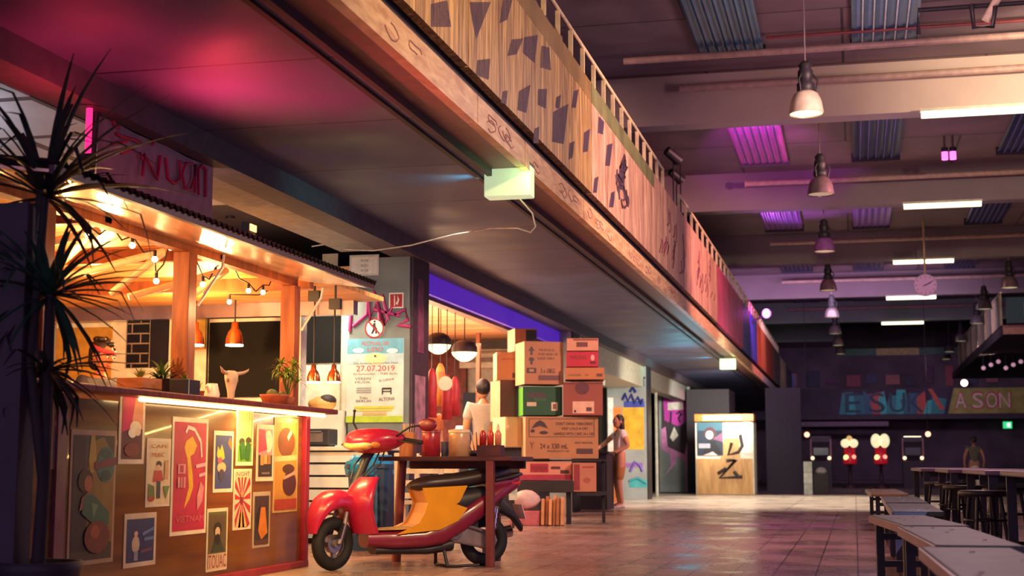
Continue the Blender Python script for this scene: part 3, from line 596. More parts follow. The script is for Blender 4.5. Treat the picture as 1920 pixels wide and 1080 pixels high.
sheet('poster', 386, 953, 425, 1070, 'green poster of a bearded man above tall letters, lowest in the middle', [('p', [(.1, .3), (.9, .3), (.9, .9), (.1, .9)], '#5a4a34'), ('e', .5, .66, .2, .12, '#2a2624'), ('e', .5, .62, .12, .08, '#c8a888'), ('p', [(.2, .3), (.4, .55), (.6, .55), (.85, .3)], '#34402e'), ('e', .5, .5, .14, .09, '#22221f'), ('r', .06, .04, .94, .28, '#c8a890'), ('t', 'TOUAC', .08, .05, .84, .21, '#8a3036')], bgc='#5f6038', border=.06)
sheet('poster', 512, 784, 557, 960, 'glossy brown poster with a big dark balloon, at the right end of the stall', [('e', .5, .74, .36, .16, '#6a3a24'), ('l', (.55, .78), (.7, .86), .02, '#e8c8a0'), ('l', (.0, .56), (.95, .58), .02, '#d8a878'), ('e', .6, .46, .25, .05, '#4a2c24'), ('e', .65, .3, .28, .13, '#4a2630'), ('l', (.4, .36), (.9, .42), .012, '#b08a80'), ('r', .05, .03, .95, .14, '#a03a2c')], bgc='#b5803a', border=.06, paper='#c89a60')
# sun rays go on their own sheet surface
ob = [x for x in bpy.data.objects if x.get('label', '').startswith('poster of red and white')][0]
mr_ = MB(); a_, b_ = PX(436, 936, XK), PX(470, 936, XK); W_ = b_.y - a_.y; H_ = PX(453, 879, XK).z - PX(453, 993, XK).z
art(mr_, W_, H_, rays(.45, .5, 13, '#b02a38'), -0.0072, 0.0)
r_ = mr_.build('printed_rays', ob)

# banner and violet tube hanging from the gallery edge
a, b = PX(184, 230, -4.66), PX(397, 330, -4.66)
ban = empty('banner', (-4.66, a.y, 2.1), 'pale hanging cloth banner with pink handwritten letters above the stall roof', 'banner', PI/2)
m = MB(); W = b.y - a.y
for i in range(16):
    x0, x1 = W * i / 16, W * (i + 1) / 16
    m.add([(x0, -.01 * math.sin(i * .9), 0.2), (x1, -.01 * math.sin((i + 1) * .9), 0.2), (x1, -.01 * math.sin((i + 1) * .9), 0.93), (x0, -.01 * math.sin(i * .9), 0.93)], [(0, 1, 2, 3)], mat('#b98f98', 0.7), True)
m.bx(0, W, -0.01, 0.02, 0.92, 0.95, DARK); m.build('cloth', ban)
PK = mat('#d8245c', 0.5); m = MB()
def stroke(m, W, pts, r, mm, y=-0.02): m.tube([(x * W, y, z) for x, z in pts], r, mm, 6)
def bs(pp, r=.011):
    P_ = [PX(x, y, -4.66) for x, y in pp]; m.tube([(p.y - a.y, -.02, p.z - 2.1) for p in P_], r, PK, 6)
bs([(207, 226), (210, 236), (219, 240)]); bs([(212, 250), (222, 256), (246, 262), (258, 268)]); bs([(205, 270), (232, 266)]); bs([(282, 250), (286, 262), (280, 272)]); bs([(222, 288), (240, 282)]); bs([(258, 286), (262, 300)])
bs([(262, 330), (266, 290), (290, 336), (296, 292)], .012); bs([(306, 296), (310, 334), (322, 344), (334, 336), (332, 300)], .012); bs([(356, 308), (344, 306), (337, 326), (342, 352), (352, 356), (360, 336), (361, 308), (361, 362)], .011); bs([(368, 366), (367, 318), (374, 310), (382, 318), (381, 370)], .011)
m.build('pink_lettering', ban)
a = PX(167, 228, -4.62); t = empty('neon_tube', (-4.62, a.y, 2.4), 'glowing pink vertical tube at the left edge of the cloth banner', 'lamp')
zt, zb = PX(171, 166, -4.62).z, PX(171, 292, -4.62).z
m = MB(); m.cyl((0, 0, zb - 2.4), (0, 0, zt - 2.4), 0.02, mat('#ff2a7a', 0.5, emit=1.6, noise=0)); m.build('tube', t)
m = MB(); m.tube([(0.0, 0.0, zt - 2.4), (0, 0.01, zt - 2.36), (0, 0.05, zt - 2.34), (0, .1, zt - 2.38), (-.04, .12, zb - 2.5)], 0.02, BLACK, 8); m.bx(-.04, .04, -.03, .03, zb - 2.47, zb - 2.4, BLACK); m.build('bracket', t)
tg = PX(546, 428, -4.9); 
q = PX(467, 428, -5.2); fl = empty('floodlight', (q.x, q.y, q.z), 'small red glowing floodlight behind the stall roof', 'lamp')
m = MB(); m.box((0, 0, 0), (.07, .16, .09), BLACK); m.build('housing', fl); m = MB(); m.box((.04, 0, 0), (.01, .13, .06), mat('#ff9a60', 0.5, emit=4, noise=0)); m.build('lens', fl); m = MB(); m.cyl((0, 0, -.04), (0, 0, -(q.z - 2.37)), .012, BLACK); m.build('stem', fl)

# string of bulbs inside the stall
sl = empty('string_lights', (-4.9, 9, 2.1), 'string of small glowing bulbs looped under the stall roof', 'lights')
BULB = mat('#ffe2a0', 0.4, emit=14, noise=0)
bp = [(115, 396, 7.6), (165, 440, 7.9), (208, 440, 8.1), (248, 460, 8.3), (290, 486, 8.6), (293, 527, 8.9), (320, 464, 8.75), (352, 432, 8.5), (380, 533, 9.6), (404, 516, 9.9), (428, 470, 9.7), (430, 498, 10.0), (466, 545, 10.5), (493, 548, 10.7), (516, 522, 10.8), (540, 540, 11.1), (430, 566, 10.9)]
P3 = []
for x, y, Y in bp:
    p = PY(x, y, Y); P3.append(p)
bpy.context.view_layer.update()
cordp = []
for i in range(len(P3)):
    cordp.append(P3[i] + Vector((0, 0, 0.06)))
    if i < len(P3) - 1: cordp.append((P3[i] + P3[i+1]) / 2 + Vector((0, 0, 0.0)))
m = MB(); m.tube(cordp, 0.006, BLACK, 5); part(m, 'cord', parent=sl)
for p in P3:
    m = MB(); m.ball(p, 0.021, BULB, 10, 7); part(m, 'bulb', parent=sl)
    m = MB(); m.cyl(p + Vector((0, 0, .018)), p + Vector((0, 0, .06)), .012, BLACK, n=8); part(m, 'socket', parent=sl)
m = MB(); q = PY(552, 388/1.0, 8.0)

# kitchen behind the stall
KY = 13.0
xk = PY(563, 700, KY).x
m = MB(); m.bx(-10.5, xk, KY, KY + 0.15, 0, 2.62, mat('#e6dccb', 0.6)); struct(m, 'wall_kitchen')
m = MB(); m.bx(xk - .6, -5.3, 15.0, 15.15, 0, 3.0, mat('#e6dccb', 0.6)); struct(m, 'wall_pass')
def kp(x0, y0, x1, y1, mm, d=0.02, name='trim_12', back=KY):
    a, b = PY(x0, y1, back), PY(x1, y0, back); m = MB(); m.bx(a.x, b.x, back - d, back, a.z, b.z, mm); return struct(m, name)
kp(105, 612, 212, 712, mat('#c9963a', 0.5), name='trim_12')
kp(110, 605, 212, 616, mat('#f0e8d8', 0.5), 0.04, 'trim_13')
kp(239, 582, 282, 690, tiled('#120d10', '#0f0b0d', '#8a7a6c', 0.19, 0.4, 0.1, 0.008, 'XZ'), 0.03, 'trim_14')
kp(282, 580, 320, 690, mat('#1d181e', 0.4), 0.025, 'door_1')
kp(320, 580, 330, 712, mat('#e8d8c0', 0.4), 0.06, 'trim_15')
kp(392, 602, 537, 745, mat('#0a080a', 0.95), 0.03, 'trim_16')
kp(365, 600, 388, 655, mat('#d8b04a', 0.5), 0.03, 'trim_17')
kp(388, 596, 393, 745, mat('#4a4440', 0.5), 0.04, 'trim_18')
kp(540, 590, 640, 682, mat('#0a080a', 0.95), 0.03, 'trim_19', 15.0)
kp(550, 684, 640, 800, mat('#f0e4cc', 0.5), 0.04, 'trim_20', 15.0)
# upper dark space above the kitchen with grey roller panel
m = MB(); a, b = PX(-20, 296, -8.5), PX(175, 128, -8.5)
m.bx(-8.55, -8.5, 6.0, a.y + 6, 2.4, 4.2, mat('#2a262c', 0.8)); struct(m, 'wall_stall_back')
for (x0, y0, x1, y1, c) in ((-10, 128, 160, 200, '#6f6f80'), (-10, 200, 160, 240, '#8d8a8c'), (-10, 276, 158, 300, '#aaa4a0')):
    a, b = PX(x0, (y0+y1)/2, -8.4), PX(x1, (y0+y1)/2, -8.4); zt, zb = PX((x0+x1)/2, y0, -8.4).z, PX((x0+x1)/2, y1, -8.4).z
    m = MB(); m.bx(-8.45, -8.4, a.y, b.y, zb, zt, mat(c, 0.5, emit=0.0)); struct(m, 'trim_21')
m = MB(); m.bx(-12, -5.6, 4.0, 13.0, 3.38, 3.42, tiled('#b4b6bc', '#a9abb2', '#4a4850', 1.6, 0.6, 1.1, 0.05)); struct(m, 'ceiling_stall')
lamp('back_fill', 'AREA', (-7.2, 9.0, 2.62), 40, (0.80, 0.86, 1.0), (-7.4, 9.2, 3.4), 1.2, 3.0)  # added fill light, brightens the ceiling panels behind the stall
# pipes in the dark gap above the stall
for x0, y0, x1, y1, r, c in ((402, 318, 560, 395, .04, '#3a343a'), (402, 362, 470, 360, .03, '#2a262a'), (400, 385, 490, 383, .045, '#8a8288'), (432, 340, 432, 410, .05, '#2a262c'), (480, 372, 600, 430, .03, '#5a4a4c')):
    p, q = PX(x0, y0, -6.4), PX(x1, y1, -6.4); m = MB(); m.cyl(p, q, r, mat(c, .5)); struct(m, 'trim_22')

# counter plants and crockery
def potted(name, x, y, kind, label, cat='plant', X_=-4.42):
    p = PX(x, y, X_); t = empty(name, (p.x, p.y, 1.241), label, cat); return t, p
GRASS = mat('#7a8a34', 0.6, noise=0.4); GRN = mat('#4f6a30', 0.6, noise=0.4); TERR = mat('#a85a3c', 0.6)
def blades(m, c, n, L, mm, spread=0.8, w_=0.006, droop=0.3, rr=random.Random(3)):
    for i in range(n):
        a = rr.uniform(0, 2 * PI); el = rr.uniform(0.1, spread); l = L * rr.uniform(0.6, 1); pts = []
        for k in range(5):
            t = k / 4; e = el + droop * t * t
            pts.append(Vector(c) + Vector((math.cos(a) * math.sin(e), math.sin(a) * math.sin(e), math.cos(e))) * (l * t))
        sd = Vector((-math.sin(a), math.cos(a), 0)); vs = []
        for k, q in enumerate(pts):
            ww = w_ * (1 - (k / 4) ** 2) + 0.0006; vs += [q - sd * ww, q + sd * ww]
        m.add(vs, [(2*k, 2*k+1, 2*k+3, 2*k+2) for k in range(4)], mm, True)
    return m
t, p = potted('planter_crate', 262, 712, 0, 'small orange wooden crate of grass at the left of the stall counter', 'planter')
m = MB(); m.bx(-.09, .09, -.13, .13, 0, .10, wood('#9a5a34', '#c07a48', (1, 1, 4), 8)); m.bx(-.095, .095, -.135, .135, .03, .036, DARK); m.build('crate', t, .004)
m = MB(); blades(m, (0, 0, .09), 70, .1, GRASS, .7, .004); m.build('grass', t)
t, p = potted('aloe_plant', 303, 712, 0, 'spiky aloe in a dark pot left of the thick pine post', 'plant')
m = MB(); m.lathe([(.055, 0), (.085, .11), (.092, .115), (.08, .115), (.07, .1), (0, .1)], BLACK, n=20); m.build('pot', t)
m = MB(); blades(m, (0, 0, .1), 46, .22, GRN, 1.1, .011, .5); m.build('leaves', t)
t, p = potted('planter_box', 347, 716, 0, 'black square pot with a pale stripe at the foot of the pine post', 'planter', -4.2)
m = MB(); m.box((0, 0, .05), (.12, .2, .1), BLACK); m.bx(-.03, .062, -.07, -.06, 0, .1, mat('#c8ccb0')); m.build('box', t, .004)
m = MB(); blades(m, (0, 0, .09), 26, .07, GRASS, .8, .005); m.build('sprouts', t)
t, p = potted('clay_pot', 372, 722, 0, 'little clay pot of sprouts right of the pine post', 'plant')
m = MB(); m.lathe([(.03, 0), (.045, .06), (.048, .062), (.04, .06), (0, .055)], TERR, n=16); m.build('pot', t); m = MB(); blades(m, (0, 0, .05), 20, .1, GRASS, .5, .005); m.build('sprouts', t)
t, p = potted('jug', 398, 722, 0, 'white enamel jug with a loop handle beside the cow skull', 'jug')
WE = mat('#efe6d6', 0.3, noise=.05)
m = MB(); m.lathe([(.0, 0), (.05, 0), (.055, .05), (.042, .1), (.038, .125), (.034, .125), (.038, .1), (0, .02)], WE, n=20); m.build('body', t)
m = MB(); m.tube([(0, .04, .11), (0, .085, .105), (0, .1, .07), (0, .08, .03), (0, .05, .025)], .008, WE, 8); m.build('handle', t); m = MB(); m.tube([(0, -.045, .06), (0, -.09, .11)], [.014, .009], WE, 8); m.build('spout', t)
# cow skull
p = PX(437, 742, -4.42); t = empty('cow_skull', (p.x, p.y, 1.241), 'pale horned cow skull standing on the stall counter', 'skull', PI/2 - .25)
BONE = mat('#cdb7a2', 0.6, noise=0.2); 
m = MB(); secs = [(0.0, .018, .016), (.03, .025, .022), (.09, .028, .03), (.14, .042, .04), (.18, .055, .045), (.205, .056, .045), (.23, .05, .035), (.24, .03, .02)]
m.loft([[Vector((a * (1 + .12 * math.cos(2 * q)) * math.cos(q), b * math.sin(q) + .02, z)) for q in [2 * PI * i / 18 for i in range(18)]] for z, a, b in secs], BONE); m.build('skull', t)
for s in (-1, 1):
    m = MB(); m.tube([(s * .042, .02, .218), (s * .08, .015, .222), (s * .12, .005, .23), (s * .15, -.01, .246), (s * .165, -.01, .262)], [.016, .0145, .012, .008, .002], mat('#b09a86', .5), 10); m.build('horn', t)
    m = MB(); m.ball((s * .054, .008, .168), (.007, .012, .016), mat('#7a6252', .8), 10, 8); m.build('eye_socket', t)
m = MB(); m.ball((0, .003, .02), (.008, .006, .014), mat('#7a6252', .8), 8, 6); m.build('nose_hole', t)
t, p = potted('cactus_bowl', 515, 735, 0, 'terracotta bowl of round cacti near the right end of the stall counter', 'plant', -4.3)
m = MB(); m.lathe([(0, 0), (.08, 0), (.11, .07), (.115, .085), (.105, .085), (.1, .065), (0, .06)], TERR, n=24); m.build('bowl', t)
for dx, dy, r in ((0, -.05, .045), (-.02, .03, .04), (.03, .07, .03)):
    m = MB(); n = 24; m.loft([[Vector((dx + r * math.sin(PI * j / 10) * (1 + .08 * math.cos(8 * q)) * math.cos(q), dy + r * math.sin(PI * j / 10) * (1 + .08 * math.cos(8 * q)) * math.sin(q), .085 - r * .9 * math.cos(PI * j / 10))) for q in [2 * PI * i / n for i in range(n)]] for j in range(11)], mat('#5a6236', .7, noise=.4), False); m.build('cactus', t)
t, p = potted('palm_plant', 540, 728, 0, 'leafy green palm in front of the right pine post', 'plant', -4.24)
m = MB(); m.lathe([(0, 0), (.04, 0), (.055, .07), (.05, .07), (0, .06)], TERR, n=16); m.build('pot', t)
m = MB(); rr2 = random.Random(8)
for k in range(9):
    a = rr2.uniform(0, 2 * PI); hh = rr2.uniform(.16, .33); tip = Vector((math.cos(a) * .07, math.sin(a) * .09, hh)); m.tube([(0, 0, .06), tip * .6 + Vector((0, 0, .05)), tip], .004, GRN, 5); blades(m, tip, 16, .12, mat('#6f8a2c', .5, noise=.35), 1.6, .008, .7, rr2)
m.build('fronds', t)

# copper heat lamps
def heat_lamp(x, y, Y, zc, label, s=1.0):
    p = PY(x, y, Y); t = empty('heat_lamp', p, label, 'lamp', group='copper heat lamps over the kitchen pass')
    m = MB(); m.lathe([(.085*s, -.09*s), (.08*s, -.03*s), (.06*s, .03*s), (.035*s, .06*s), (.03*s, .12*s), (0, .12*s)], COPPER, n=20); m.build('shade', t)
    m = MB(); m.lathe([(0, -.085*s), (.083*s, -.09*s), (.083*s, -.105*s), (0, -.1*s)], mat('#fff0c0', .5, emit=8, noise=0), n=20); m.build('bulb_face', t)
    m = MB(); m.cyl((0, 0, .12*s), (0, 0, 2.33 - p.z), .008, BLACK, n=6); m.build('cord', t)
heat_lamp(440, 628, 12.3, 0, 'copper heat lamp hanging in front of the dark panel, above the cow skull')
heat_lamp(366, 628, 12.3, 0, 'copper heat lamp half hidden by the thick pine post')
heat_lamp(588, 702, 12.55, 0, 'lower copper heat lamp hanging right of the leafy palm', .75)
heat_lamp(626, 702, 12.5, 0, 'lower copper heat lamp hanging closest to the grey pillar', .75)
for x, y in ((590, 555), (629, 570)):
    p = PY(x, y, 11.5); m = MB(); m.bx(-.05, .05, -.03, .03, -.045, .045, BLACK); m.cyl((0, 0, .04), (0, 0, 2.33 - p.z), .01, BLACK, n=6); o = m.build('speaker', None, 0, p)
    tag(o, 'small black box hanging under the stall ceiling, ' + ('left of the two' if x < 600 else 'nearest the grey pillar'), 'speaker')
# slatted white counter and toaster
a = PZ(566, 1018, 0); WS = mat('#efe6d2', 0.5, noise=.06)
sc = empty('slatted_counter', (-5.95, 13.75, 0), 'white counter of horizontal slats with dark gaps, behind the red scooter', 'counter')
m = MB(); m.bx(-1.2, 1.35, .02, .62, .05, .93, BLACK); m.build('carcass', sc)
for k in range(7):
    m = MB(); z = .055 + k * .127; m.bx(-1.2, 1.37, -.01, .02, z, z + .105, WS); m.build('slat', sc)
m = MB(); m.bx(-1.22, 1.42, -.06, .66, .935, .975, mat('#e9d8bf', .4)); m.build('worktop', sc, .006)
m = MB(); m.bx(-1.1, 1.2, .1, .5, 0, .05, BLACK); m.build('plinth', sc)
p = PY(598, 822, 13.95); t = empty('toaster_oven', (p.x, 13.98, .976), 'small grey toaster oven on the white slatted counter', 'appliance')
m = MB(); m.box((0, 0, .1), (.3, .25, .17), mat('#4a474c', .35, .5)); m.build('body', t, .012); m = MB(); m.box((-.02, -.128, .1), (.2, .008, .1), mat('#7d6a62', .15)); m.build('glass_door', t); m = MB(); m.cyl((-.11, -.145, .155), (.07, -.145, .155), .007, STEEL, n=8); m.build('handle', t)
m = MB(); m.bx(-.13, .13, -.1, .1, 0, .02, BLACK); m.build('base', t)
p = PY(602, 768, 14.1); m = MB(); m.bx(p.x - .28, -5.32, 14.42, 14.95, 0, p.z, WS); tag(m.build('kitchen_unit'), 'white kitchen unit under the two lower copper lamps', 'cabinet'); p.y = 14.7
t = empty('bread_basket', (PY(604, 760, 14.7).x, 14.7, p.z), 'round loaf shaped brown bundle on the kitchen unit under the copper lamps', 'bread')
m = MB(); m.ball((0, 0, .085), (.16, .12, .085), mat('#d89a58', .6, noise=.3)); m.build('loaf', t); m = MB(); m.ball((.06, 0, .12), (.1, .1, .07), mat('#3a2a26', .6)); m.build('crust', t)

# dark yucca in front of the stall
yu = empty('yucca', (PX(85, 700, -3.8).x, PX(85, 700, -3.8).y, 0), 'tall dark spiky yucca in the left foreground before the stall', 'plant')
LEAF = mat('#2a2f2b', 0.5, noise=.4); LEAFB = mat('#264838', .4, noise=.4)
m = MB(); m.lathe([(0, 0), (.16, 0), (.2, .3), (.21, .34), (.18, .34), (.17, .3), (0, .3)], mat('#2f2630', .6), n=24); m.build('pot', yu)
m = MB(); m.tube([(0, 0, .28), (.02, -.01, .7), (0, .02, 1.2), (.01, 0, 1.62)], [.035, .03, .03, .025], mat('#2e2526', .8), 10); m.build('trunk', yu)
m = MB(); m.tube([(.02, -.01, .7), (-.05, -.06, 1.3), (-.02, -.03, 2.1)], [.026, .024, .02], mat('#2e2526', .8), 10); m.build('trunk', yu)
def crown(c, n, L, seed, mm, lo=0.15, hi=1.9, w_=.016, az=None):
    m = MB(); r = random.Random(seed)
    for i in range(n):
        a = r.uniform(0, 2 * PI) if az is None else r.uniform(*az); el = r.uniform(lo, hi); l = L * r.uniform(.65, 1.05); br = r.random() < .3; pts = []; pos = Vector(c); e = el
        for k in range(7):
            pts.append(pos.copy()); pos += Vector((math.cos(a) * math.sin(e), math.sin(a) * math.sin(e), math.cos(e))) * (l / 6)
            e += .1 + (.8 if (br and k == 3) else 0)
        sd = Vector((-math.sin(a), math.cos(a), 0)); vs = []
        for k, q in enumerate(pts):
            ww = w_ * math.sin(PI * min(.95, .25 + k / 6 * .72)); vs += [q - sd * ww, q + Vector((0, 0, -ww * .5)), q + sd * ww]
        fs = []
        for k in range(6): fs += [(3*k, 3*k+1, 3*k+4, 3*k+3), (3*k+1, 3*k+2, 3*k+5, 3*k+4)]
        m.add(vs, fs, mm, True)
    return m.build('leaf_crown', yu)
crown((-.02, -.03, 2.1), 60, .78, 4, LEAF); crown((.01, 0, 1.62), 64, .55, 9, LEAFB, .5, 2.3); crown((.0, .01, 1.25), 34, .45, 14, LEAF, .9, 2.4)

# ================================================================ the red scooter
SRED = mat('#b81c44', 0.32, noise=.05, coat=.3); SDRED = mat('#7a1836', 0.38, noise=.05, coat=.2); YEL = mat('#e09a22', 0.3, noise=.06, coat=.4)
RUB = mat('#1b191d', 0.7, noise=.2); CASE = mat('#8a7c84', 0.4, 0.3); CHR = mat('#c8c0c0', 0.15, 1.0); SEAT = mat('#2e2024', 0.4, noise=.15)
f_, r_ = PZ(617, 1069, 0), PZ(907, 1060, 0)
hd = (f_ - r_); hd.z = 0; WB = hd.length; ang = math.atan2(hd.y, hd.x)
sc = empty('scooter', (r_.x, r_.y, 0), 'red motor scooter with yellow side panel and black seat, parked at the wooden table', 'scooter', ang)
def sec(x, hw, z0, z1, n=20, p=2.6, y=0, sl=0.0):
    out = []; cz_, hz = (z0 + z1) / 2, (z1 - z0) / 2
    for i in range(n):
        a = 2 * PI * i / n; c, s = math.cos(a), math.sin(a)
        yy = hw * math.copysign(abs(c) ** (2 / p), c); zz = hz * math.copysign(abs(s) ** (2 / p), s)
        out.append(Vector((x + sl * zz, y + yy, cz_ + zz)))
    return out
def wheel(name, x):
    g = MB(); g.torus((x, 0, .2), .152, .05, RUB, n=40, k=12, sq=.95); o = g.build(name, sc)
    g = MB()
    for s in (-1, 1): g.torus((x, 0, .2), .112, .012, CASE, n=32, k=8, sq=1.5)
    for k in range(3):
        a = 2 * PI * k / 3 + .4; g.box((x + .06 * math.cos(a), 0, .2 + .06 * math.sin(a)), (.1, .03, .035), CASE, ry=-a)
    g.cyl((x, -.05, .2), (x, .05, .2), .03, CASE, n=16); g.cyl((x, -.02, .2), (x, .025, .2), .07, STEEL, n=24); r = g.build('rim', o); return o, r
ST = Matrix.Translation((WB - .1, 0, 0)) @ Matrix.Rotation(math.radians(27), 4, 'Z') @ Matrix.Translation((-(WB - .1), 0, 0))
def steer(o):
    for v in o.data.vertices: v.co = ST @ v.co
wheel('rear_wheel', 0.0)
for o in wheel('front_wheel', WB): steer(o)
g = MB(); rs = []
for k in range(13):
    t = k / 12; a = math.radians(14 + 118 * t); rad = .215 + .03 * math.sin(t * PI); th = .022 + .075 * math.sin(min(1, t * 1.5) * PI / 2); wd = .045 + .06 * math.sin(min(1, t * 1.6) * PI / 2) + .03 * t
    c = Vector((WB - .02 + (rad + .02) * math.cos(a), 0, .215 + (rad + .055) * math.sin(a))); o_ = Vector((math.cos(a), 0, math.sin(a)))
    rs.append([c + Vector((0, wd * math.copysign(abs(math.cos(q)) ** .8, math.cos(q)), 0)) + o_ * (th * math.sin(q) * (1 if math.sin(q) > 0 else .6)) for q in [2 * PI * i / 22 for i in range(22)]])
g.loft(rs, SRED); o = g.build('front_fender', sc); steer(o)
g = MB()
for s in (-1, 1): g.tube([(WB, s * .07, .2), (WB - .06, s * .07, .36), (WB - .1, s * .05, .46)], .018, CASE, 10); g.box((WB - .035, s * .07, .29), (.05, .03, .12), BLACK, ry=-.4)
g.tube([(WB - .12, 0, .44), (WB - .27, 0, .7), (WB - .38, 0, .90)], .035, BLACK, 12); o = g.build('fork', sc); steer(o)
X0 = WB - .29
g = MB(); rs = []
for z, xc, hx, hy in ((.27, X0 + .02, .09, .14), (.36, X0 + .06, .085, .17), (.46, X0 + .09, .085, .20), (.56, X0 + .08, .085, .19), (.64, X0 + .045, .075, .15), (.70, X0 - .0, .055, .10)):
    rs.append([Vector((xc + hx * math.cos(q) - .06 * abs(math.sin(q)) ** 2, hy * math.sin(q), z)) for q in [2 * PI * i / 24 for i in range(24)]])
g.loft(rs, SRED); g.build('leg_shield', sc)
g = MB(); rs = []
for z, xc in ((.36, X0 + .04), (.48, X0 + .08), (.58, X0 + .08)): rs.append([Vector((xc + .085 * math.cos(q), .05 * math.sin(q), z)) for q in [2 * PI * i / 16 for i in range(16)]])
g.loft(rs, BLACK); g.build('front_grille', sc)
# handlebar cowl
HX, HZ = WB - .40, .965
g = MB(); rs = []
for k in range(17):
    t = -1 + 2 * k / 16; sc_ = math.sqrt(max(0.0004, 1 - abs(t) ** 2.2)); y = .27 * t
    rs.append([Vector((HX + .02 - .10 * t * t + .18 * sc_ * math.cos(q), y, HZ + .03 * t * t + (.115 if math.sin(q) > 0 else .085) * sc_ * math.sin(q))) for q in [2 * PI * i / 20 for i in range(20)]])
g.loft(rs, SRED); o = g.build('headlight_cowl', sc); steer(o)
g = MB(); g.ball((HX + .135, .0, HZ - .02), (.065, .15, .048), mat('#e8c87a', .12, noise=.3, scale=30, coat=1), 20, 12); o = g.build('headlight', sc); steer(o)
g = MB()
for s in (-1, 1): g.ball((HX + .10, s * .15, HZ - .015), (.05, .04, .03), mat('#e08a3a', .15, coat=1), 12, 8)
o = g.build('indicator', sc); steer(o)
g = MB(); g.ball((HX - .06, 0, HZ + .06), (.07, .1, .035), BLACK, 16, 8); o = g.build('speedometer', sc); steer(o)
for s in (-1, 1):
    g = MB(); g.tube([(HX - .08, s * .2, HZ + .03), (HX - .12, s * .28, HZ + .02), (HX - .16, s * .4, HZ)], .018, RUB, 10); o = g.build('handle_grip', sc); steer(o)
    g = MB(); g.tube([(HX - .04, s * .24, HZ + .02), (HX - .03, s * .3, HZ + .01), (HX - .09, s * .42, HZ - .01)], .007, BLACK, 8); o = g.build('brake_lever', sc); steer(o)
g = MB(); g.tube([(HX - .06, .2, HZ + .05), (HX - .02, .27, HZ + .06), (HX - .06, .36, HZ + .12), (HX - .1, .42, HZ + .13)], .008, BLACK, 8); o = g.build('mirror_stem', sc); steer(o)
g = MB(); g.ball((HX - .12, .49, HZ + .135), (.03, .095, .05), SDRED, 20, 12); o = g.build('mirror', sc); steer(o)
g = MB(); g.tube([(HX - .04, -.16, HZ + .06), (HX - .0, -.2, HZ + .16), (HX + .0, -.19, HZ + .25)], .008, BLACK, 8); g.ball((HX, -.19, HZ + .255), .013, BLACK, 8, 6); o = g.build('mirror_stem', sc); steer(o)
g = MB(); rr = random.Random(2)
for k in range(5): g.tube([(HX - .05, .1 - .05 * k, HZ - .06), (HX + .02 + .02 * k, .12 - .05 * k, HZ - .17), (X0 + .05, .06 - .03 * k, .68)], .007, BLACK, 6)
o = g.build('brake_cable', sc); steer(o)
# floor, side panels
g = MB(); g.loft([sec(X0 + .02, .13, .16, .30), sec(X0 - .2, .155, .15, .295, p=4), sec(.55, .165, .155, .30, p=4), sec(.40, .17, .17, .36, p=4), sec(.25, .17, .25, .45, p=4), sec(.08, .165, .36, .55, p=4), sec(-.1, .145, .50, .65), sec(-.2, .12, .565, .66), sec(-.27, .07, .60, .675)], SDRED); g.build('lower_fairing', sc)
g = MB(); g.loft([sec(X0 + .0, .12, .292, .305), sec(X0 - .18, .15, .292, .312), sec(.5, .155, .295, .322)], mat('#c09a5a', .6)); g.build('floor_mat', sc)
g = MB(); g.loft([sec(X0 - .05, .10, .11, .18), sec(.5, .12, .10, .18), sec(.3, .12, .12, .24)], BLACK); g.build('belly_pan', sc)
g = MB(); pf = [(.70, .29), (.60, .335), (.55, .42), (.525, .50), (.565, .60), (.24, .615), (.29, .52), (.40, .44), (.30, .47), (.24, .45), (.30, .375), (.45, .31)]
n = len(pf); hwf = lambda x, z: .176
top = [Vector((x, hwf(x, z) , z)) for x, z in pf]; bot = [Vector((x, -hwf(x, z), z)) for x, z in pf]
g.add(top + bot, [tuple(range(n)), tuple(range(2 * n - 1, n - 1, -1))] + [(i, (i + 1) % n, (i + 1) % n + n, i + n) for i in range(n)], YEL); g.build('side_panel', sc, .018)
g = MB(); g.loft([sec(.42, .13, .33, .58), sec(.2, .14, .40, .61), sec(-.05, .12, .52, .63), sec(-.2, .08, .6, .66)], BLACK); g.build('frame_cover', sc)
g = MB(); g.loft([sec(.64, .05, .61, .645), sec(.58, .11, .585, .69), sec(.46, .135, .585, .715), sec(.25, .135, .60, .725), sec(.08, .135, .63, .76), sec(-.1, .12, .665, .785), sec(-.2, .09, .70, .785)], SEAT); g.build('seat', sc, sub=1)
g = MB(); g.loft([sec(.02, .12, .58, .67), sec(-.14, .115, .60, .70), sec(-.27, .08, .645, .72)], SDRED); g.build('tail_cowl', sc)
g = MB(); g.loft([sec(-.2, .1, .62, .68), sec(-.29, .07, .625, .675)], mat('#d83030', .2, coat=1)); g.build('tail_light', sc)
g = MB(); g.tube([(-.05, .12, .67), (-.2, .12, .70), (-.3, .06, .72), (-.3, -.06, .72), (-.2, -.12, .70), (-.05, -.12, .67)], .013, BLACK, 8); g.build('grab_rail', sc)
g = MB(); g.loft([sec(-.12, .06, .42, .56), sec(-.24, .055, .36, .44), sec(-.32, .05, .26, .33)], BLACK); g.build('rear_fender', sc)
g = MB(); g.box((-.31, 0, .42), (.006, .18, .12), mat('#d8b8c0', .5), ry=.3); g.box((-.3145, 0, .415), (.002, .15, .02), mat('#7a5a80', .5), ry=.3); g.build('number_plate', sc)
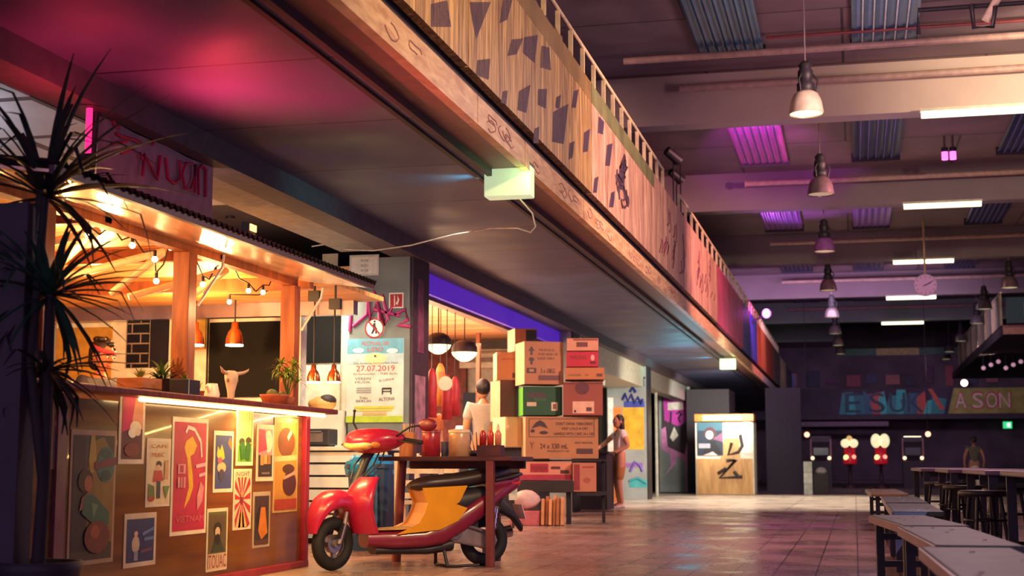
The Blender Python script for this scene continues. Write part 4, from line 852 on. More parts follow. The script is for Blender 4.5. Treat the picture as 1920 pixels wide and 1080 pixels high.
# engine, drive case, shock, stand
def disc(g, x, z, r, y0, y1, mm): g.cyl((x, y0, z), (x, y1, z), r, mm, n=24)
g = MB(); y0, y1 = .07, .13
g.prism([(.30 + .075 * math.cos(q), .27 + .075 * math.sin(q)) for q in [PI * .5 + PI * i / 10 for i in range(0)]] + [(.38, .28), (.36, .34), (.30, .365), (.05, .29), (-.04, .27), (-.07, .2), (-.04, .14), (.05, .14), (.3, .19), (.36, .22)], y0, y1, CASE); g.build('drive_case', sc, .02)
g = MB(); disc(g, .30, .275, .06, .13, .145, STEEL); disc(g, .30, .275, .03, .145, .155, BLACK); disc(g, 0, .2, .045, .13, .143, STEEL)
g.tube([(.24, .146, .33), (.1, .146, .285), (.02, .146, .262)], .007, STEEL, 6); g.build('case_cover', sc)
g = MB(); g.box((.2, 0, .28), (.26, .16, .16), BLACK); g.cyl((.32, 0, .26), (.42, 0, .24), .06, CASE, n=16); g.build('engine', sc, .02)
g = MB(); g.tube([(-.02, .1, .24), (-.06, .1, .5)], .014, BLACK, 8); g.lathe([(.03 + .006 * (k % 2), .02 * k) for k in range(10)], CHR, (-.03, .1, .29), 14, (-.15, 0, 1)); g.build('rear_shock', sc)
g = MB(); g.ball((.12, .12, .40), (.05, .04, .035), mat('#c89a90', .4), 12, 8); g.build('air_filter', sc)
g = MB(); g.tube([(.38, .08, .17), (.36, .13, .0125)], .014, BLACK, 8); g.tube([(.38, -.08, .17), (.36, -.13, .0125)], .014, BLACK, 8); g.tube([(.36, -.13, .0125), (.36, .13, .0125), (.30, .17, .0125), (.12, .2, .02)], .0115, BLACK, 8); g.build('kickstand', sc)
g = MB(); g.tube([(.2, -.12, .2), (-.05, -.16, .2)], .03, BLACK, 10); g.cyl((-.02, -.15, .21), (-.3, -.15, .26), .05, CHR, n=16); g.build('exhaust', sc)

# ================================================================ the table with sauces, bin, chairs
TW = wood('#3a2024', '#5e3030', (1, 4, 4), 4, .4)
TX0, TX1, TY0, TY1, TZ = -3.72, -2.62, 10.93, 11.72, 0.86
tb = empty('wooden_table', ((TX0 + TX1) / 2, (TY0 + TY1) / 2, 0), 'dark wooden table on post legs with sauces, its corner leg in front of the scooter', 'table')
def lp(mb, name, parent, c, bev=0.0):
    mb.v = [v - Vector(c) for v in mb.v]; return mb.build(name, parent, bev)
tc = ((TX0 + TX1) / 2, (TY0 + TY1) / 2, 0)
m = MB(); m.bx(TX0, TX1, TY0, TY1, TZ - .035, TZ, TW); lp(m, 'tabletop', tb, tc, .006)
m = MB(); m.bx(TX0 + .05, TX1 - .05, TY1 - .1, TY1 - .06, TZ - .1, TZ - .035, TW); lp(m, 'apron', tb, tc)
LEGW = wood('#5a2428', '#7e3a38', (4, 4, .5), 4, .45)
a = PZ(913, 1065, 0)
for x, y, w_, mm in ((a.x, 10.96, .062, LEGW), (a.x - .12, 11.66, .055, TW)):
    m = MB(); m.bx(x - w_/2, x + w_/2, y - w_/2, y + w_/2, 0, TZ - .035, mm); lp(m, 'leg', tb, tc, .004)
m = MB(); m.tube([(-3.70, 11.36, 0.0), (-3.655, 11.36, TZ - .03)], .04, LEGW, 4); lp(m, 'leg', tb, tc)
def on(name, x, y, Y, label, cat, group=None):
    p = PY(x, y, Y); return empty(name, (p.x, Y, TZ), label, cat, 0, group)
CRM = mat('#d8b490', .4)
def canister(x, Y, r, h, c, lid, label):
    t = on('canister', x, 850, Y, label, 'canister', 'canisters on the table')
    m = MB(); m.lathe([(0, 0), (r, 0), (r, h), (r * .96, h + .004)], c, n=24); m.build('body', t)
    m = MB(); m.lathe([(r * 1.05, h), (r * 1.05, h + .022), (r * .5, h + .03), (0, h + .03)], lid, n=24); m.build('lid', t); return t
canister(808, 11.15, .075, .19, mat('#a82638', .3, coat=.5), mat('#8a3038', .4), 'red round canister on the wooden table, left of the cream one')
canister(861, 11.15, .085, .19, mat('#cf9f74', .35, coat=.4), mat('#dcc4a0', .4), 'wide cream canister in the middle of the wooden table')
t = on('wooden_holder', 765, 850, 11.3, 'wooden cutlery box on the table behind the scooter handlebar', 'box')
m = MB(); m.bx(-.06, .06, -.05, .05, 0, .2, wood('#a86840', '#c8885a', (4, 4, .6), 5)); m.build('box', t, .004); m = MB(); rr = random.Random(4)
for k in range(7): x = rr.uniform(-.04, .04); m.cyl((x, rr.uniform(-.03, .03), .15), (x * 1.3, 0, .27), .004, CRM, n=5)
m.build('chopsticks', t)
t = on('drinking_glass', 834, 850, 11.2, 'small pale glass between the red and the cream canister', 'glass')
m = MB(); m.lathe([(0, 0), (.028, 0), (.033, .12), (.03, .12), (.026, .01), (0, .01)], mat('#a8b8c0', .1, noise=0, trans=.6), n=16); m.build('glass', t)
t = on('condiment_caddy', 920, 850, 11.2, 'dark wooden caddy of sauce bottles at the right of the table', 'caddy')
m = MB(); m.bx(-.1, .1, -.07, .07, 0, .09, TW); m.build('tray', t, .004)
for k, (dx, c, cc, lab) in enumerate(((-.065, '#a8242a', '#d8c8a0', 'red sauce bottle with a pale cap at the left of the dark caddy'), (.0, '#c83a30', '#c87a2a', 'orange red sauce bottle in the middle of the dark caddy'), (.062, '#d88060', '#e8d8b8', 'salmon coloured sauce bottle at the right of the dark caddy'))):
    p = on('sauce_bottle', 920, 850, 11.2, lab, 'bottle', 'sauce bottles in the caddy'); p.location.x += dx; p.location.z += .091; t2 = p
    m = MB(); m.lathe([(0, 0), (.026, 0), (.027, .09), (.012, .12)], mat(c, .3, coat=.4), n=16); m.build('bottle', t2); m = MB(); m.lathe([(.013, .12), (.011, .15), (.004, .17), (0, .17)], mat(cc, .4), n=12); m.build('cap', t2)
t = on('metal_bowl', 893, 850, 11.35, 'stack of steel spoons and dishes behind the sauce caddy', 'dishes')
m = MB(); m.lathe([(0, 0), (.05, 0), (.09, .05), (.085, .05), (.045, .01), (0, .01)], STEEL, n=20); m.build('bowl', t); m = MB(); [m.cyl((.02 * k - .03, 0, .02), (.05 * k - .1, .02 * (k % 2), .2), .005, STEEL, n=5) for k in range(5)]; m.build('spoons', t)
# wheelie bin with teal bag
p = PY(702, 900, 12.9); t = empty('trash_bin', (p.x, 12.9, 0), 'blue plastic bin lined with a teal bag, behind the scooter', 'bin')
BB = mat('#1f4068', .4, noise=.1); m = MB(); m.loft([[Vector((x * .2 * s, y * .22 * s, z)) for x, y in ((-1, -.85), (-.85, -1), (.85, -1), (1, -.85), (1, .85), (.85, 1), (-.85, 1), (-1, .85))] for z, s in ((0.0, .8), (.75, 1.0), (.76, 1.06), (.80, 1.06))], BB, smooth=False); m.build('body', t, .006)
m = MB(); [m.bx(x - .012, x + .012, -.235, -.2, .15, .7, mat('#2b5a8a', .4)) for x in (-.1, 0, .1)]; m.build('ribs', t)
m = MB(); rs = []; rr = random.Random(6)
for z, s in ((.70, 1.12), (.76, 1.16), (.82, 1.12), (.86, .95), (.87, .5)): rs.append([Vector((.21 * s * math.cos(q) * (1 + rr.uniform(-.06, .06)) - .04, .23 * s * math.sin(q) * (1 + rr.uniform(-.06, .06)), z + rr.uniform(-.03, .03))) for q in [2 * PI * i / 28 for i in range(28)]])
m.loft(rs, mat('#1a86c8', .3, noise=.2)); m.build('bag', t)
def chair(x, Y, label, rz):
    p = PY(x, 900, Y); t = empty('slatted_chair', (p.x, Y, 0), label, 'chair', rz, 'white slatted chairs'); W_ = mat('#e0d4c4', .5)
    for sx in (-1, 1):
        m = MB(); m.box((sx * .2, -.19, .45), (.045, .04, .9), W_, rx=.06); m.build('leg', t, .003); m = MB(); m.box((sx * .2, .19, .22), (.045, .04, .44), W_); m.build('leg', t, .003)
    for k in range(4): m = MB(); m.box((0, -.2 - .012 * k, .52 + .11 * k), (.36, .02, .05), W_); m.build('back_slat', t)
    for k in range(5): m = MB(); m.box((0, -.16 + .085 * k, .455), (.44, .07, .025), W_); m.build('seat_slat', t)
chair(792, 12.5, 'white slatted chair behind the yellow scooter panel, left of the pair', .15)
chair(834, 13.2, 'white slatted chair half hidden behind the scooter seat', -.1)

# ================================================================ the cardboard boxes
KR = '#a86a48'
def cbox(x0, y0, x1, y1, Y, depth, label, color=KR, rz=0.19, side=None, marks=(), tape=True, cat='box', rx=0.0):
    rz = .19 if rz < .19 else rz
    a = PY(x0, y1, Y); b = PY(x1, y0, Y); W, H = (b.x - a.x) / math.cos(rz) / (1 + .19 * math.tan(rz)) , b.z - a.z
    cm = mat(color, .7, noise=.1, scale=3); sm = mat(side, .7, noise=.08) if side else cm  # lighter left face: light from the shop put into its colour
    t = empty('cardboard_box', ((a.x + b.x) / 2 - math.sin(rz) * depth / 2, Y + math.cos(rz) * depth / 2, a.z), label, cat, rz, 'cardboard boxes stacked beside the shop')
    hx, hy = W / 2, depth / 2; v = [(-hx, -hy, 0), (hx, -hy, 0), (hx, hy, 0), (-hx, hy, 0), (-hx, -hy, H), (hx, -hy, H), (hx, hy, H), (-hx, hy, H)]
    m = MB(); m.add(v, [(0, 1, 5, 4), (1, 2, 6, 5), (2, 3, 7, 6), (4, 5, 6, 7), (3, 2, 1, 0)], cm); m.add(v, [(3, 0, 4, 7)], sm)
    body = m.build('carton', t, .004)
    m = MB(); m.bx(-hx + .002, -.004, -hy, hy, H, H + .003, cm); m.bx(.004, hx - .002, -hy, hy, H, H + .003, cm); m.build('lid_flap', t)
    if marks:
        g = MB(); art(g, W, H, list(marks), 0, .0006); g.v = [q + Vector((-hx, -hy - .001, 0)) for q in g.v]; g.build('printing', t)
    return t
INK = '#3a2226'; BY = 19.0
big = [('l', (.05, .52), (.94, .52), .004, INK), ('l', (.05, .95), (.94, .95), .004, INK), ('l', (.05, .52), (.05, .95), .004, INK), ('l', (.94, .52), (.94, .95), .004, INK),
       ('p', [(.08, .72), (.14, .86), (.2, .92), (.26, .86), (.31, .72), (.2, .78)], INK), ('e', .1, .66, .03, .04, INK), ('e', .25, .62, .06, .04, INK),
       ('t', "DON'T DRINK THEN DRIVE", .42, .80, .5, .07, INK), ('t', 'KEEP COLD & DRY', .5, .69, .36, .06, INK), ('t', 'HANDLE WITH CARE 24 x 330', .39, .56, .54, .07, INK), ('t', 'Y', .06, .24, .06, .16, '#7a4434'), ('t', '24 x 330 mL', .2, .24, .38, .12, INK), ('t', 'PRODUCT OF', .3, .16, .3, .04, INK), ('t', 'BEST BEFORE', .68, .36, .24, .04, INK), ('r', .70, .12, .92, .24, '#4a2a2c')]
cbox(986, 781, 1122, 860, BY, .55, 'widest printed brown carton, carrying the green and the maroon box', '#a8744f', 0.32, '#e0c49c', big)
gm = [('e', .35, .7, .25, .12, '#3a2a30'), ('r', .1, .32, .34, .46, '#b8a088'), ('r', .72, .16, .88, .46, '#c8b498'), ('r', .76, .22, .84, .4, '#7a4a3a'), ('t', 'BEER', .3, .5, .3, .1, '#2f6a3c')]
cbox(981, 725, 1054, 779, BY, .5, 'dark green carton with a bright green side, under the tall printed box', '#1f4a30', 0.36, '#6ad04a', gm)
cbox(1056, 716, 1130, 779, BY + .02, .5, 'maroon carton with a pale shipping label, right of the green box', '#8f4a40', 0.02, None, [('e', .48, .82, .18, .2, '#5a2c34'), ('r', .24, .06, .78, .42, '#d8a890'), ('r', .58, .12, .72, .24, '#5a3a3a'), ('e', .3, .12, .03, .04, INK), ('l', (.0, .95), (1, .96), .006, '#5a2a2a')])
tm = [('p', [(.1, .78), (.18, .9), (.26, .78)], INK), ('r', .15, .68, .21, .8, INK), ('e', .18, .58, .07, .05, INK), ('r', .15, .46, .21, .56, INK), ('t', 'FRAGILE', .38, .78, .38, .05, INK), ('t', 'THIS SIDE UP', .34, .68, .52, .05, INK), ('t', 'KEEP DRY', .34, .58, .44, .05, INK), ('r', .06, .26, .3, .38, INK), ('r', .12, .29, .24, .35, '#a86a48'), ('t', '5 x 10KG', .42, .26, .36, .11, INK), ('r', .36, .1, .9, .21, '#5a2a30')]
cbox(984, 640, 1056, 721, BY - .06, .5, 'tall brown carton with warning symbols, on top of the green box', '#a56d4e', 0.48, '#ead4a8', tm)
cbox(1060, 689, 1133, 712, BY, .5, 'flat brown tray carton on top of the maroon box', '#b5704a', -.02, None, [('r', .08, .3, .4, .45, '#8a5a3a'), ('r', .5, .3, .6, .45, '#8a5a3a'), ('r', .8, .25, .95, .5, '#6a3a34')])
cbox(1062, 659, 1122, 688, BY + .02, .45, 'crimson striped carton between two brown ones on the right stack', '#b02a3c', 0.0, None, [('t', 'MEKONG', .12, .5, .5, .25, '#5a1c2a'), ('e', .82, .6, .06, .2, '#e0a0a0'), ('r', .74, .2, .92, .35, '#5a1c2a')])
cbox(1063, 634, 1122, 658, BY, .45, 'pale pink carton at the top of the right stack', '#c88a72', .02, None, [('r', .3, .3, .66, .7, '#6a3a3a'), ('r', .2, .82, .98, .98, '#8a4a3c')])
cbox(932, 660, 978, 713, BY + .25, .45, 'square terracotta coloured carton left of the tall printed one', '#a5674a', 0.36, '#e0c090', [('r', .62, .08, .9, .26, '#4a2a2a'), ('l', (.2, .75), (.7, .76), .008, '#8a4430')])
cbox(938, 713, 966, 789, BY + .25, .45, 'upright dark brown carton in shadow under the terracotta one', '#5a3038', 0.55, '#d8a888')
cbox(966, 616, 1006, 659, BY + .72, .4, 'carton with a black panel perched at the very top left', '#a85f42', .5, '#d8c8a0', [('r', .5, .1, 1, .95, '#2a2428')])
cbox(948, 782, 978, 838, BY + .15, .4, 'pale slanted carton low at the left of the widest printed one', '#c8a880', .7, '#ead8b0')
cbox(975, 866, 1072, 900, BY - .12, .5, 'low white and red tray carton under the widest printed one', '#c8826c', .02, None, [('r', .0, .0, 1, .3, '#a02840'), ('r', .2, .42, .55, .9, '#9a2238'), ('t', 'PREMIUM', .22, .5, .3, .25, '#5a1426'), ('r', .6, .6, .78, .75, '#5a2a34'), ('r', .78, .35, .95, .55, '#4a2428')])
cbox(1074, 868, 1118, 922, BY - .14, .4, 'tilted pink carton with red bands at the lower right of the stack', '#b5745c', -.06, None, [('r', .05, .05, .3, .95, '#8a2a34'), ('l', (.4, .85), (.9, .86), .01, '#a03038'), ('e', .6, .4, .16, .1, '#a05a48')])
# support: black trestle and cabinet
zt = PY(1000, 861, BY).z; zb = PY(1000, 901, BY).z; zc_ = PY(1000, 923, BY).z
a = PY(955, 900, BY - .2); b = PY(1075, 900, BY - .2)
t = empty('display_rack', ((a.x + b.x) / 2, BY + .15, 0), 'black rack that carries the cardboard boxes', 'rack'); hx = (b.x - a.x) / 2
m = MB(); m.bx(-hx, hx, -.35, .45, zc_ - .0, zb - .002, BLACK); m.build('shelf', t, .01)
m = MB(); m.bx(-hx + .05, hx + .32, -.1, .45, zt - .028, zt - .004, BLACK); m.build('upper_shelf', t)
for x in (-hx + .06, hx + .28): 
    m = MB(); m.bx(x - .02, x + .02, .36, .40, 0, zt - .028, BLACK); m.build('post', t)
for x in (-hx + .1, hx - .1):
    m = MB(); m.bx(x - .03, x + .03, -.2, -.14, 0, zc_, BLACK); m.build('leg', t)
m = MB(); m.bx(hx + .02, hx + .34, -.28, .4, .38, PY(1000, 922, BY).z - .002, BLACK); m.build('side_shelf', t)
a = PY(1062, 960, 25.0); b = PY(1138, 960, 25.0)
t = empty('bar_counter', ((a.x + b.x) / 2, 25.3, 0), 'black bar block the woman in the pale top leans on', 'counter'); hx = (b.x - a.x) / 2
m = MB(); m.bx(-hx, hx, -.3, .45, 0, .98, BLACK); m.build('block', t); m = MB(); m.bx(-hx - .03, hx + .05, -.34, .5, .98, 1.02, mat('#2e2a30', .3)); m.build('top', t, .006)
# odds and ends below the boxes
p = PZ(985, 965, 0); t = empty('rag_bag', (PY(985, 950, 18.5).x, 18.55, 0), 'crumpled pale bag lying under the black rack', 'bag')
m = MB(); rr = random.Random(9); rs = []
for j in range(9):
    ph = PI * (j + .05) / 8.1; rs.append([Vector((.19 * math.sin(ph) * math.cos(q) * rr.uniform(.85, 1.1), .14 * math.sin(ph) * math.sin(q) * rr.uniform(.85, 1.1), .13 - .13 * math.cos(ph))) for q in [2 * PI * i / 18 for i in range(18)]])
m.loft(rs, mat('#c8a8a8', .6), False); m.build('bag', t); t.location.z = .20
m = MB(); m.bx(-.2, .2, -.15, .2, 0, .19, mat('#b5606a', .6)); o = m.build('low_crate', None, .01, (PY(985, 970, 18.4).x, 18.5, 0)); tag(o, 'dusty pink crate on the floor under the crumpled bag', 'crate')
for k in range(6):
    x = 1018 + k * 7; p = PY(x, 976, 18.35); m = MB(); h = (.34, .37, .33, .38, .35, .36)[k]; m.box((0, 0, h / 2), (.034, .12, h), mat(('#c88a58', '#a8683f', '#d89a68')[k % 3], .6), rx=-.12); m.v = [v - Vector((0, 0, min(q.z for q in m.v))) for v in m.v]
    o = m.build('wood_board', None, .003, (p.x, 18.38 + .05 * (k % 2), 0)); tag(o, 'short wooden board leaning under the black rack, %s' % ('leftmost of six', 'second of six from the left', 'third of six from the left', 'fourth of six from the left', 'fifth of six from the left', 'rightmost of six')[k], 'board', 'boards leaning under the rack')
p = PY(962, 900, 17.6); m = MB(); m.bx(-.05, .05, -.02, .02, 0, .26, mat('#c8ccb8', .5)); m.bx(-.04, .04, -.024, -.02, .08, .22, mat('#9fb0a0', .5)); m.bx(-.014, .014, .0, .02, -.35, 0, BLACK)
m.v = [v + Vector((0, 0, .35)) for v in m.v]; o = m.build('menu_stand', None, 0, (p.x, 17.6, 0)); tag(o, 'pale menu board on a thin black stand behind the scooter tail', 'sign')

# ================================================================ signs and paint on the columns
def fl(name, x0, y0, x1, y1, Y, label, shapes, cat, paper='#d8d4c8', border=.0, bgc=None, group=None, t=.01):
    return sheet(name, x0, y0, x1, y1, label, shapes, cat, Y, paper, border, bgc, group, t, 'Y')
fl('wall_plate', 656, 478, 711, 517, 14.5, 'white bordered plate with three lines, high on the grey pillar', [('t', 'W234', .38, .66, .26, .12, '#4a4448'), ('t', 'W237', .38, .42, .26, .12, '#4a4448'), ('t', 'W238', .38, .18, .26, .12, '#4a4448')], 'sign', border=.06, bgc='#cfc8c4', paper='#b8b4b0')
fl('fire_sign', 730, 549, 757, 578, 14.5, 'red square fire sign with a white outlined symbol on the grey pillar', [('p', [(.35, .15), (.42, .15), (.42, .8), (.35, .85)], '#e8d0c8'), ('p', [(.45, .3), (.6, .5), (.58, .85), (.72, .55), (.6, .2)], '#e8d0c8')], 'sign', paper='#e8d8c8', border=.08, bgc='#a8202c')
a, b = PY(684, 634, 14.5), PY(721, 597, 14.5)
m = MB(); r = (b.x - a.x) / 2; m.cyl((0, 0, 0), (0, -.008, 0), r, mat('#f0e8e0', .5), n=32)
m.add([(r * 1.0 * math.cos(q), -.0085, r * math.sin(q)) for q in [2 * PI * i / 32 for i in range(32)]] + [(r * .84 * math.cos(q), -.0085, r * .84 * math.sin(q)) for q in [2 * PI * i / 32 for i in range(32)]], [(i, (i + 1) % 32, (i + 1) % 32 + 32, i + 32) for i in range(32)], mat('#a02430', .5))
BK = mat('#2a2228', .5)
m.add([(x * r, -.009, z * r) for x, z in [(-.08, .5), (.1, .52), (.12, .2), (.3, -.1), (.25, -.55), (.1, -.55), (.08, -.15), (-.15, -.55), (-.35, -.55), (-.15, -.1), (-.18, .3)]], [tuple(range(11))], BK); m.add([(x * r + .02 * r, -.009, z * r + .66 * r) for x, z in E_((0, 0), .11, .11, 12)], [tuple(range(12))], BK)
m.add([(-.62 * r, -.0096, .55 * r), (-.5 * r, -.0096, .66 * r), (.62 * r, -.0096, -.55 * r), (.5 * r, -.0096, -.66 * r)], [(0, 1, 2, 3)], mat('#a02430', .5))
o = m.build('round_sign', None, 0, ((a.x + b.x) / 2, 14.499, (a.z + b.z) / 2)); tag(o, 'round red ringed prohibition sign above the festival poster', 'sign')
fest = [('p', [(0, .82), (1, .82), (1, 1), (0, 1)], '#6fb0c8'), ('p', [(0, .7), (1, .7), (1, .82), (0, .82)], '#b8d0d4'), ('e', .5, .76, .2, .07, '#f0dca8'),
        ('e', .2, .86, .1, .03, '#e8ecec'), ('e', .8, .85, .1, .03, '#e8ecec'),
        ('t', 'FESTIVAL DE', .26, .92, .48, .045, '#d85a3c'), ('t', 'LIDO', .36, .845, .28, .055, '#d85a3c'), ('e', .5, .79, .02, .012, '#4a3a38'),
        ('t', 'Das deutsche Sommerfest Haus', .12, .695, .78, .028, '#7a7670'), ('t', '27.07.2019', .17, .61, .68, .066, '#cc2f34'), ('t', 'Ein Sommerfest  -  THEK Berlin', .12, .565, .78, .026, '#7a7670'),
        ('t', 'VEREIN', .15, .505, .28, .03, '#5a5a60'), ('t', 'MUSIK', .15, .465, .28, .026, '#6a6a70'), ('t', 'la culture', .58, .48, .26, .035, .12, '#8a4a50'),
        ('r', .18, .40, .44, .415, '#9a9a9a'), ('r', .18, .375, .44, .39, '#9a9a9a'), ('r', .18, .35, .44, .365, '#9a9a9a'), ('r', .63, .39, .8, .41, '#2a2a30'), ('r', .63, .33, .65, .41, '#2a2a30'), ('r', .78, .33, .8, .41, '#2a2a30'), ('r', .63, .36, .8, .372, '#2a2a30'),
        ('t', 'Tribu', .24, .275, .14, .03, '#3a3a40'), ('t', 'BERLIN', .18, .24, .26, .028, '#3a3a40'), ('t', 'ALTONA', .58, .25, .28, .04, .06, '#2a2a30'),
        ('r', .15, .165, .85, .19, '#c8c83a'), ('r', .18, .135, .82, .155, '#d0cc58'), ('r', .3, .09, .72, .12, '#e8b070'), ('r', 0, 0, 1, .075, '#b0c83a')]
fl('festival_poster', 651, 635, 757, 792, 14.5, 'large pale festival poster dated 27.07.2019 on the grey pillar', fest, 'poster', paper='#dcdccf')
# spray paint on the near pillar: strokes lie on the surface
SPK = mat('#b02a6a', .5)
def spray(Y, pts, r, mm, name='spray_paint', parent=None):
    m = MB()
    for st in pts: m.tube([PY(x, y, Y - .002) for x, y in st], r, mm, 5)
    return m
m = spray(14.5, [[(656, 622), (660, 560), (672, 552), (690, 560), (688, 590), (662, 612)], [(690, 552), (694, 600), (708, 562), (712, 600)], [(700, 545), (722, 610), (735, 575)], [(716, 552), (728, 600)], [(740, 590), (760, 580), (765, 600), (745, 610), (770, 612)], [(700, 580), (750, 592)]], .022, SPK)
m.v = [Vector((v.x, min(v.y, 14.499), v.z)) for v in m.v]
o = m.build('spray_paint'); tag(o, 'magenta spray painted scrawl high on the near grey pillar', 'graffiti')
m = MB(); a = PX(778, 740, -4.57); m.bx(-4.5695, -4.562, 14.62, 14.98, 1.05, 1.75, mat('#9a6a78', .5, noise=.4)); m.bx(-4.5695, -4.561, 14.7, 14.9, 2.0, 2.8, mat('#7a3a54', .5, noise=.5)); o = m.build('torn_poster'); tag(o, 'torn pinkish posters on the dark side of the near pillar', 'poster')
m = MB(); q = PY(634, 435, 14.45); m.tube([q + Vector((-.05, 0, -.12)), q + Vector((-.03, 0, .02)), q + Vector((.05, 0, .06)), q + Vector((.2, 0, .08))], .03, mat('#cfc6b8', .4), 8); tag(m.build('conduit'), 'bent pale conduit at the top left corner of the near pillar', 'pipe')
# white sheet above kitchen right
fl('notice', 605, 476, 634, 512, 15.0, 'pale cloth hanging under the gallery left of the pillar', [], 'sign', paper='#c8b8a4')
# column at the third bay
def colart(Y, arr):
    m = MB()
    for k, (x0, y0, x1, y1, c) in enumerate(arr):
        a, b = PY(x0, y1, Y), PY(x1, y0, Y); y = Y - .006 - k * .001; m.add([(a.x, y, a.z), (b.x, y, a.z), (b.x, y, b.z), (a.x, y, b.z)], [(0, 1, 2, 3)], mat(c, .5, noise=.25, scale=5))
    return m
m = colart(32.4, [(1167, 763, 1207, 843, '#e0b030'), (1170, 752, 1208, 764, '#3a4aa0'), (1180, 900, 1213, 914, '#4ab0b0'), (1168, 868, 1205, 876, '#9a6ab0')])
m.v += []; bl = mat('#26348a', .5); pk = mat('#5a2a4a', .5)
for st in ([(1168, 750), (1172, 738), (1178, 752), (1184, 740), (1190, 755), (1196, 745), (1203, 757), (1205, 748)], [(1182, 735), (1186, 726), (1192, 736)]): m.tube([PY(x, y, 32.38) for x, y in st], .035, bl, 5)
for st in ([(1164, 722), (1168, 710), (1174, 722), (1176, 710), (1184, 712), (1180, 722), (1190, 720), (1192, 708), (1200, 722), (1202, 710), (1210, 708)], [(1205, 710), (1206, 724)]): m.tube([PY(x, y, 32.38) for x, y in st], .025, pk, 5)
for st in ([(1182, 884), (1190, 866), (1200, 872), (1205, 884)], [(1180, 902), (1195, 896), (1212, 906)]): m.tube([PY(x, y, 32.38) for x, y in st], .03, mat('#7a6ac0' if st[0][1] < 890 else '#3aa0a8', .5), 5)
m.v = [Vector((v.x, min(v.y, 32.399), v.z)) for v in m.v]
tag(m.build('spray_paint'), 'blue scrawl over a yellow block painted on the column behind the woman', 'graffiti')
fl('wall_plate', 1165, 683, 1195, 704, 32.4, 'white plate high on the column behind the woman', [], 'sign', border=.08, bgc='#f0ece0', paper='#8a8a8a')
m = MB()
MG = mat('#d030b0', .5); PKL = mat('#e890c8', .5); CW = mat('#e8e0d0', .5)
def pol(m, Y, pts, c, k): m.add([PY(x, y, Y - .005 - k * .001) for x, y in pts], [tuple(range(len(pts)))], c)
pol(m, 41.3, [(1241, 728), (1250, 726), (1262, 734), (1268, 742), (1290, 752), (1292, 790), (1294, 850), (1282, 862), (1262, 848), (1240, 840), (1240, 770)], mat('#3a2430', .5), 0)
pol(m, 41.3, [(1242, 730), (1258, 730), (1266, 750), (1288, 756), (1290, 788), (1272, 800), (1246, 788)], MG, 1)
pol(m, 41.3, [(1240, 805), (1248, 800), (1252, 838), (1284, 852), (1292, 806), (1294, 922), (1287, 922), (1285, 866), (1268, 856), (1266, 870), (1246, 893), (1258, 872), (1256, 852), (1240, 842)], PKL, 2)
pol(m, 41.3, [(1252, 755), (1280, 754), (1282, 768), (1252, 769)], CW, 3)
pol(m, 41.3, [(1254, 800), (1274, 798), (1270, 828), (1256, 832)], mat('#2a2a2c', .5), 3)
pol(m, 41.3, [(1264, 800), (1272, 816), (1262, 828), (1256, 820)], CW, 4)
m.tube([PY(x, y, 41.28) for x, y in ((1258, 772), (1257, 796))], .03, BK, 5); m.tube([PY(x, y, 41.28) for x, y in ((1268, 776), (1274, 772), (1278, 776), (1272, 784), (1276, 792))], .03, BK, 5)
m.v = [Vector((v.x, min(v.y, 41.299), v.z)) for v in m.v]
tag(m.build('spray_paint'), 'magenta spray painted figure on the farthest lit column', 'graffiti')
m = MB(); a = PY(1232, 915, 36.0); zt = PY(1232, 716, 36.0).z; m.tube([(a.x, 36, 0), (a.x, 36, zt), (a.x - .06, 36, zt + .06)], .04, mat('#e0dccc', .4), 8); tag(m.build('downpipe'), 'white downpipe beside the column with the magenta figure', 'pipe')
m = MB(); a = PY(1146, 900, 30.0); m.bx(a.x - .05, a.x + .05, 29.95, 30.05, 0, 2.2, mat('#e8e4d4', .4)); m.bx(a.x + .06, a.x + .22, 30.0, 30.05, .0, 2.0, mat('#c87a3a', .5)); tag(m.build('door_post'), 'white and orange door post left of the woman', 'post')
m = MB(); a = PY(1122, 660, 29.5); m.tube([(a.x, 29.5, a.z + .0), (a.x + .12, 29.5, a.z - .3), (a.x + .1, 29.5, a.z - .7)], .035, mat('#e0dcd0', .4), 8); m.cyl((a.x, 29.5, a.z), (a.x + .35, 29.5, a.z + .12), .04, mat('#e0dcd0', .4)); m.cyl((a.x + .3, 29.5, a.z + .1), (a.x + .3, 29.5, 2.6), .02, BLACK)
tag(m.build('wall_lamp_arm'), 'white jointed lamp arm above the woman', 'lamp')

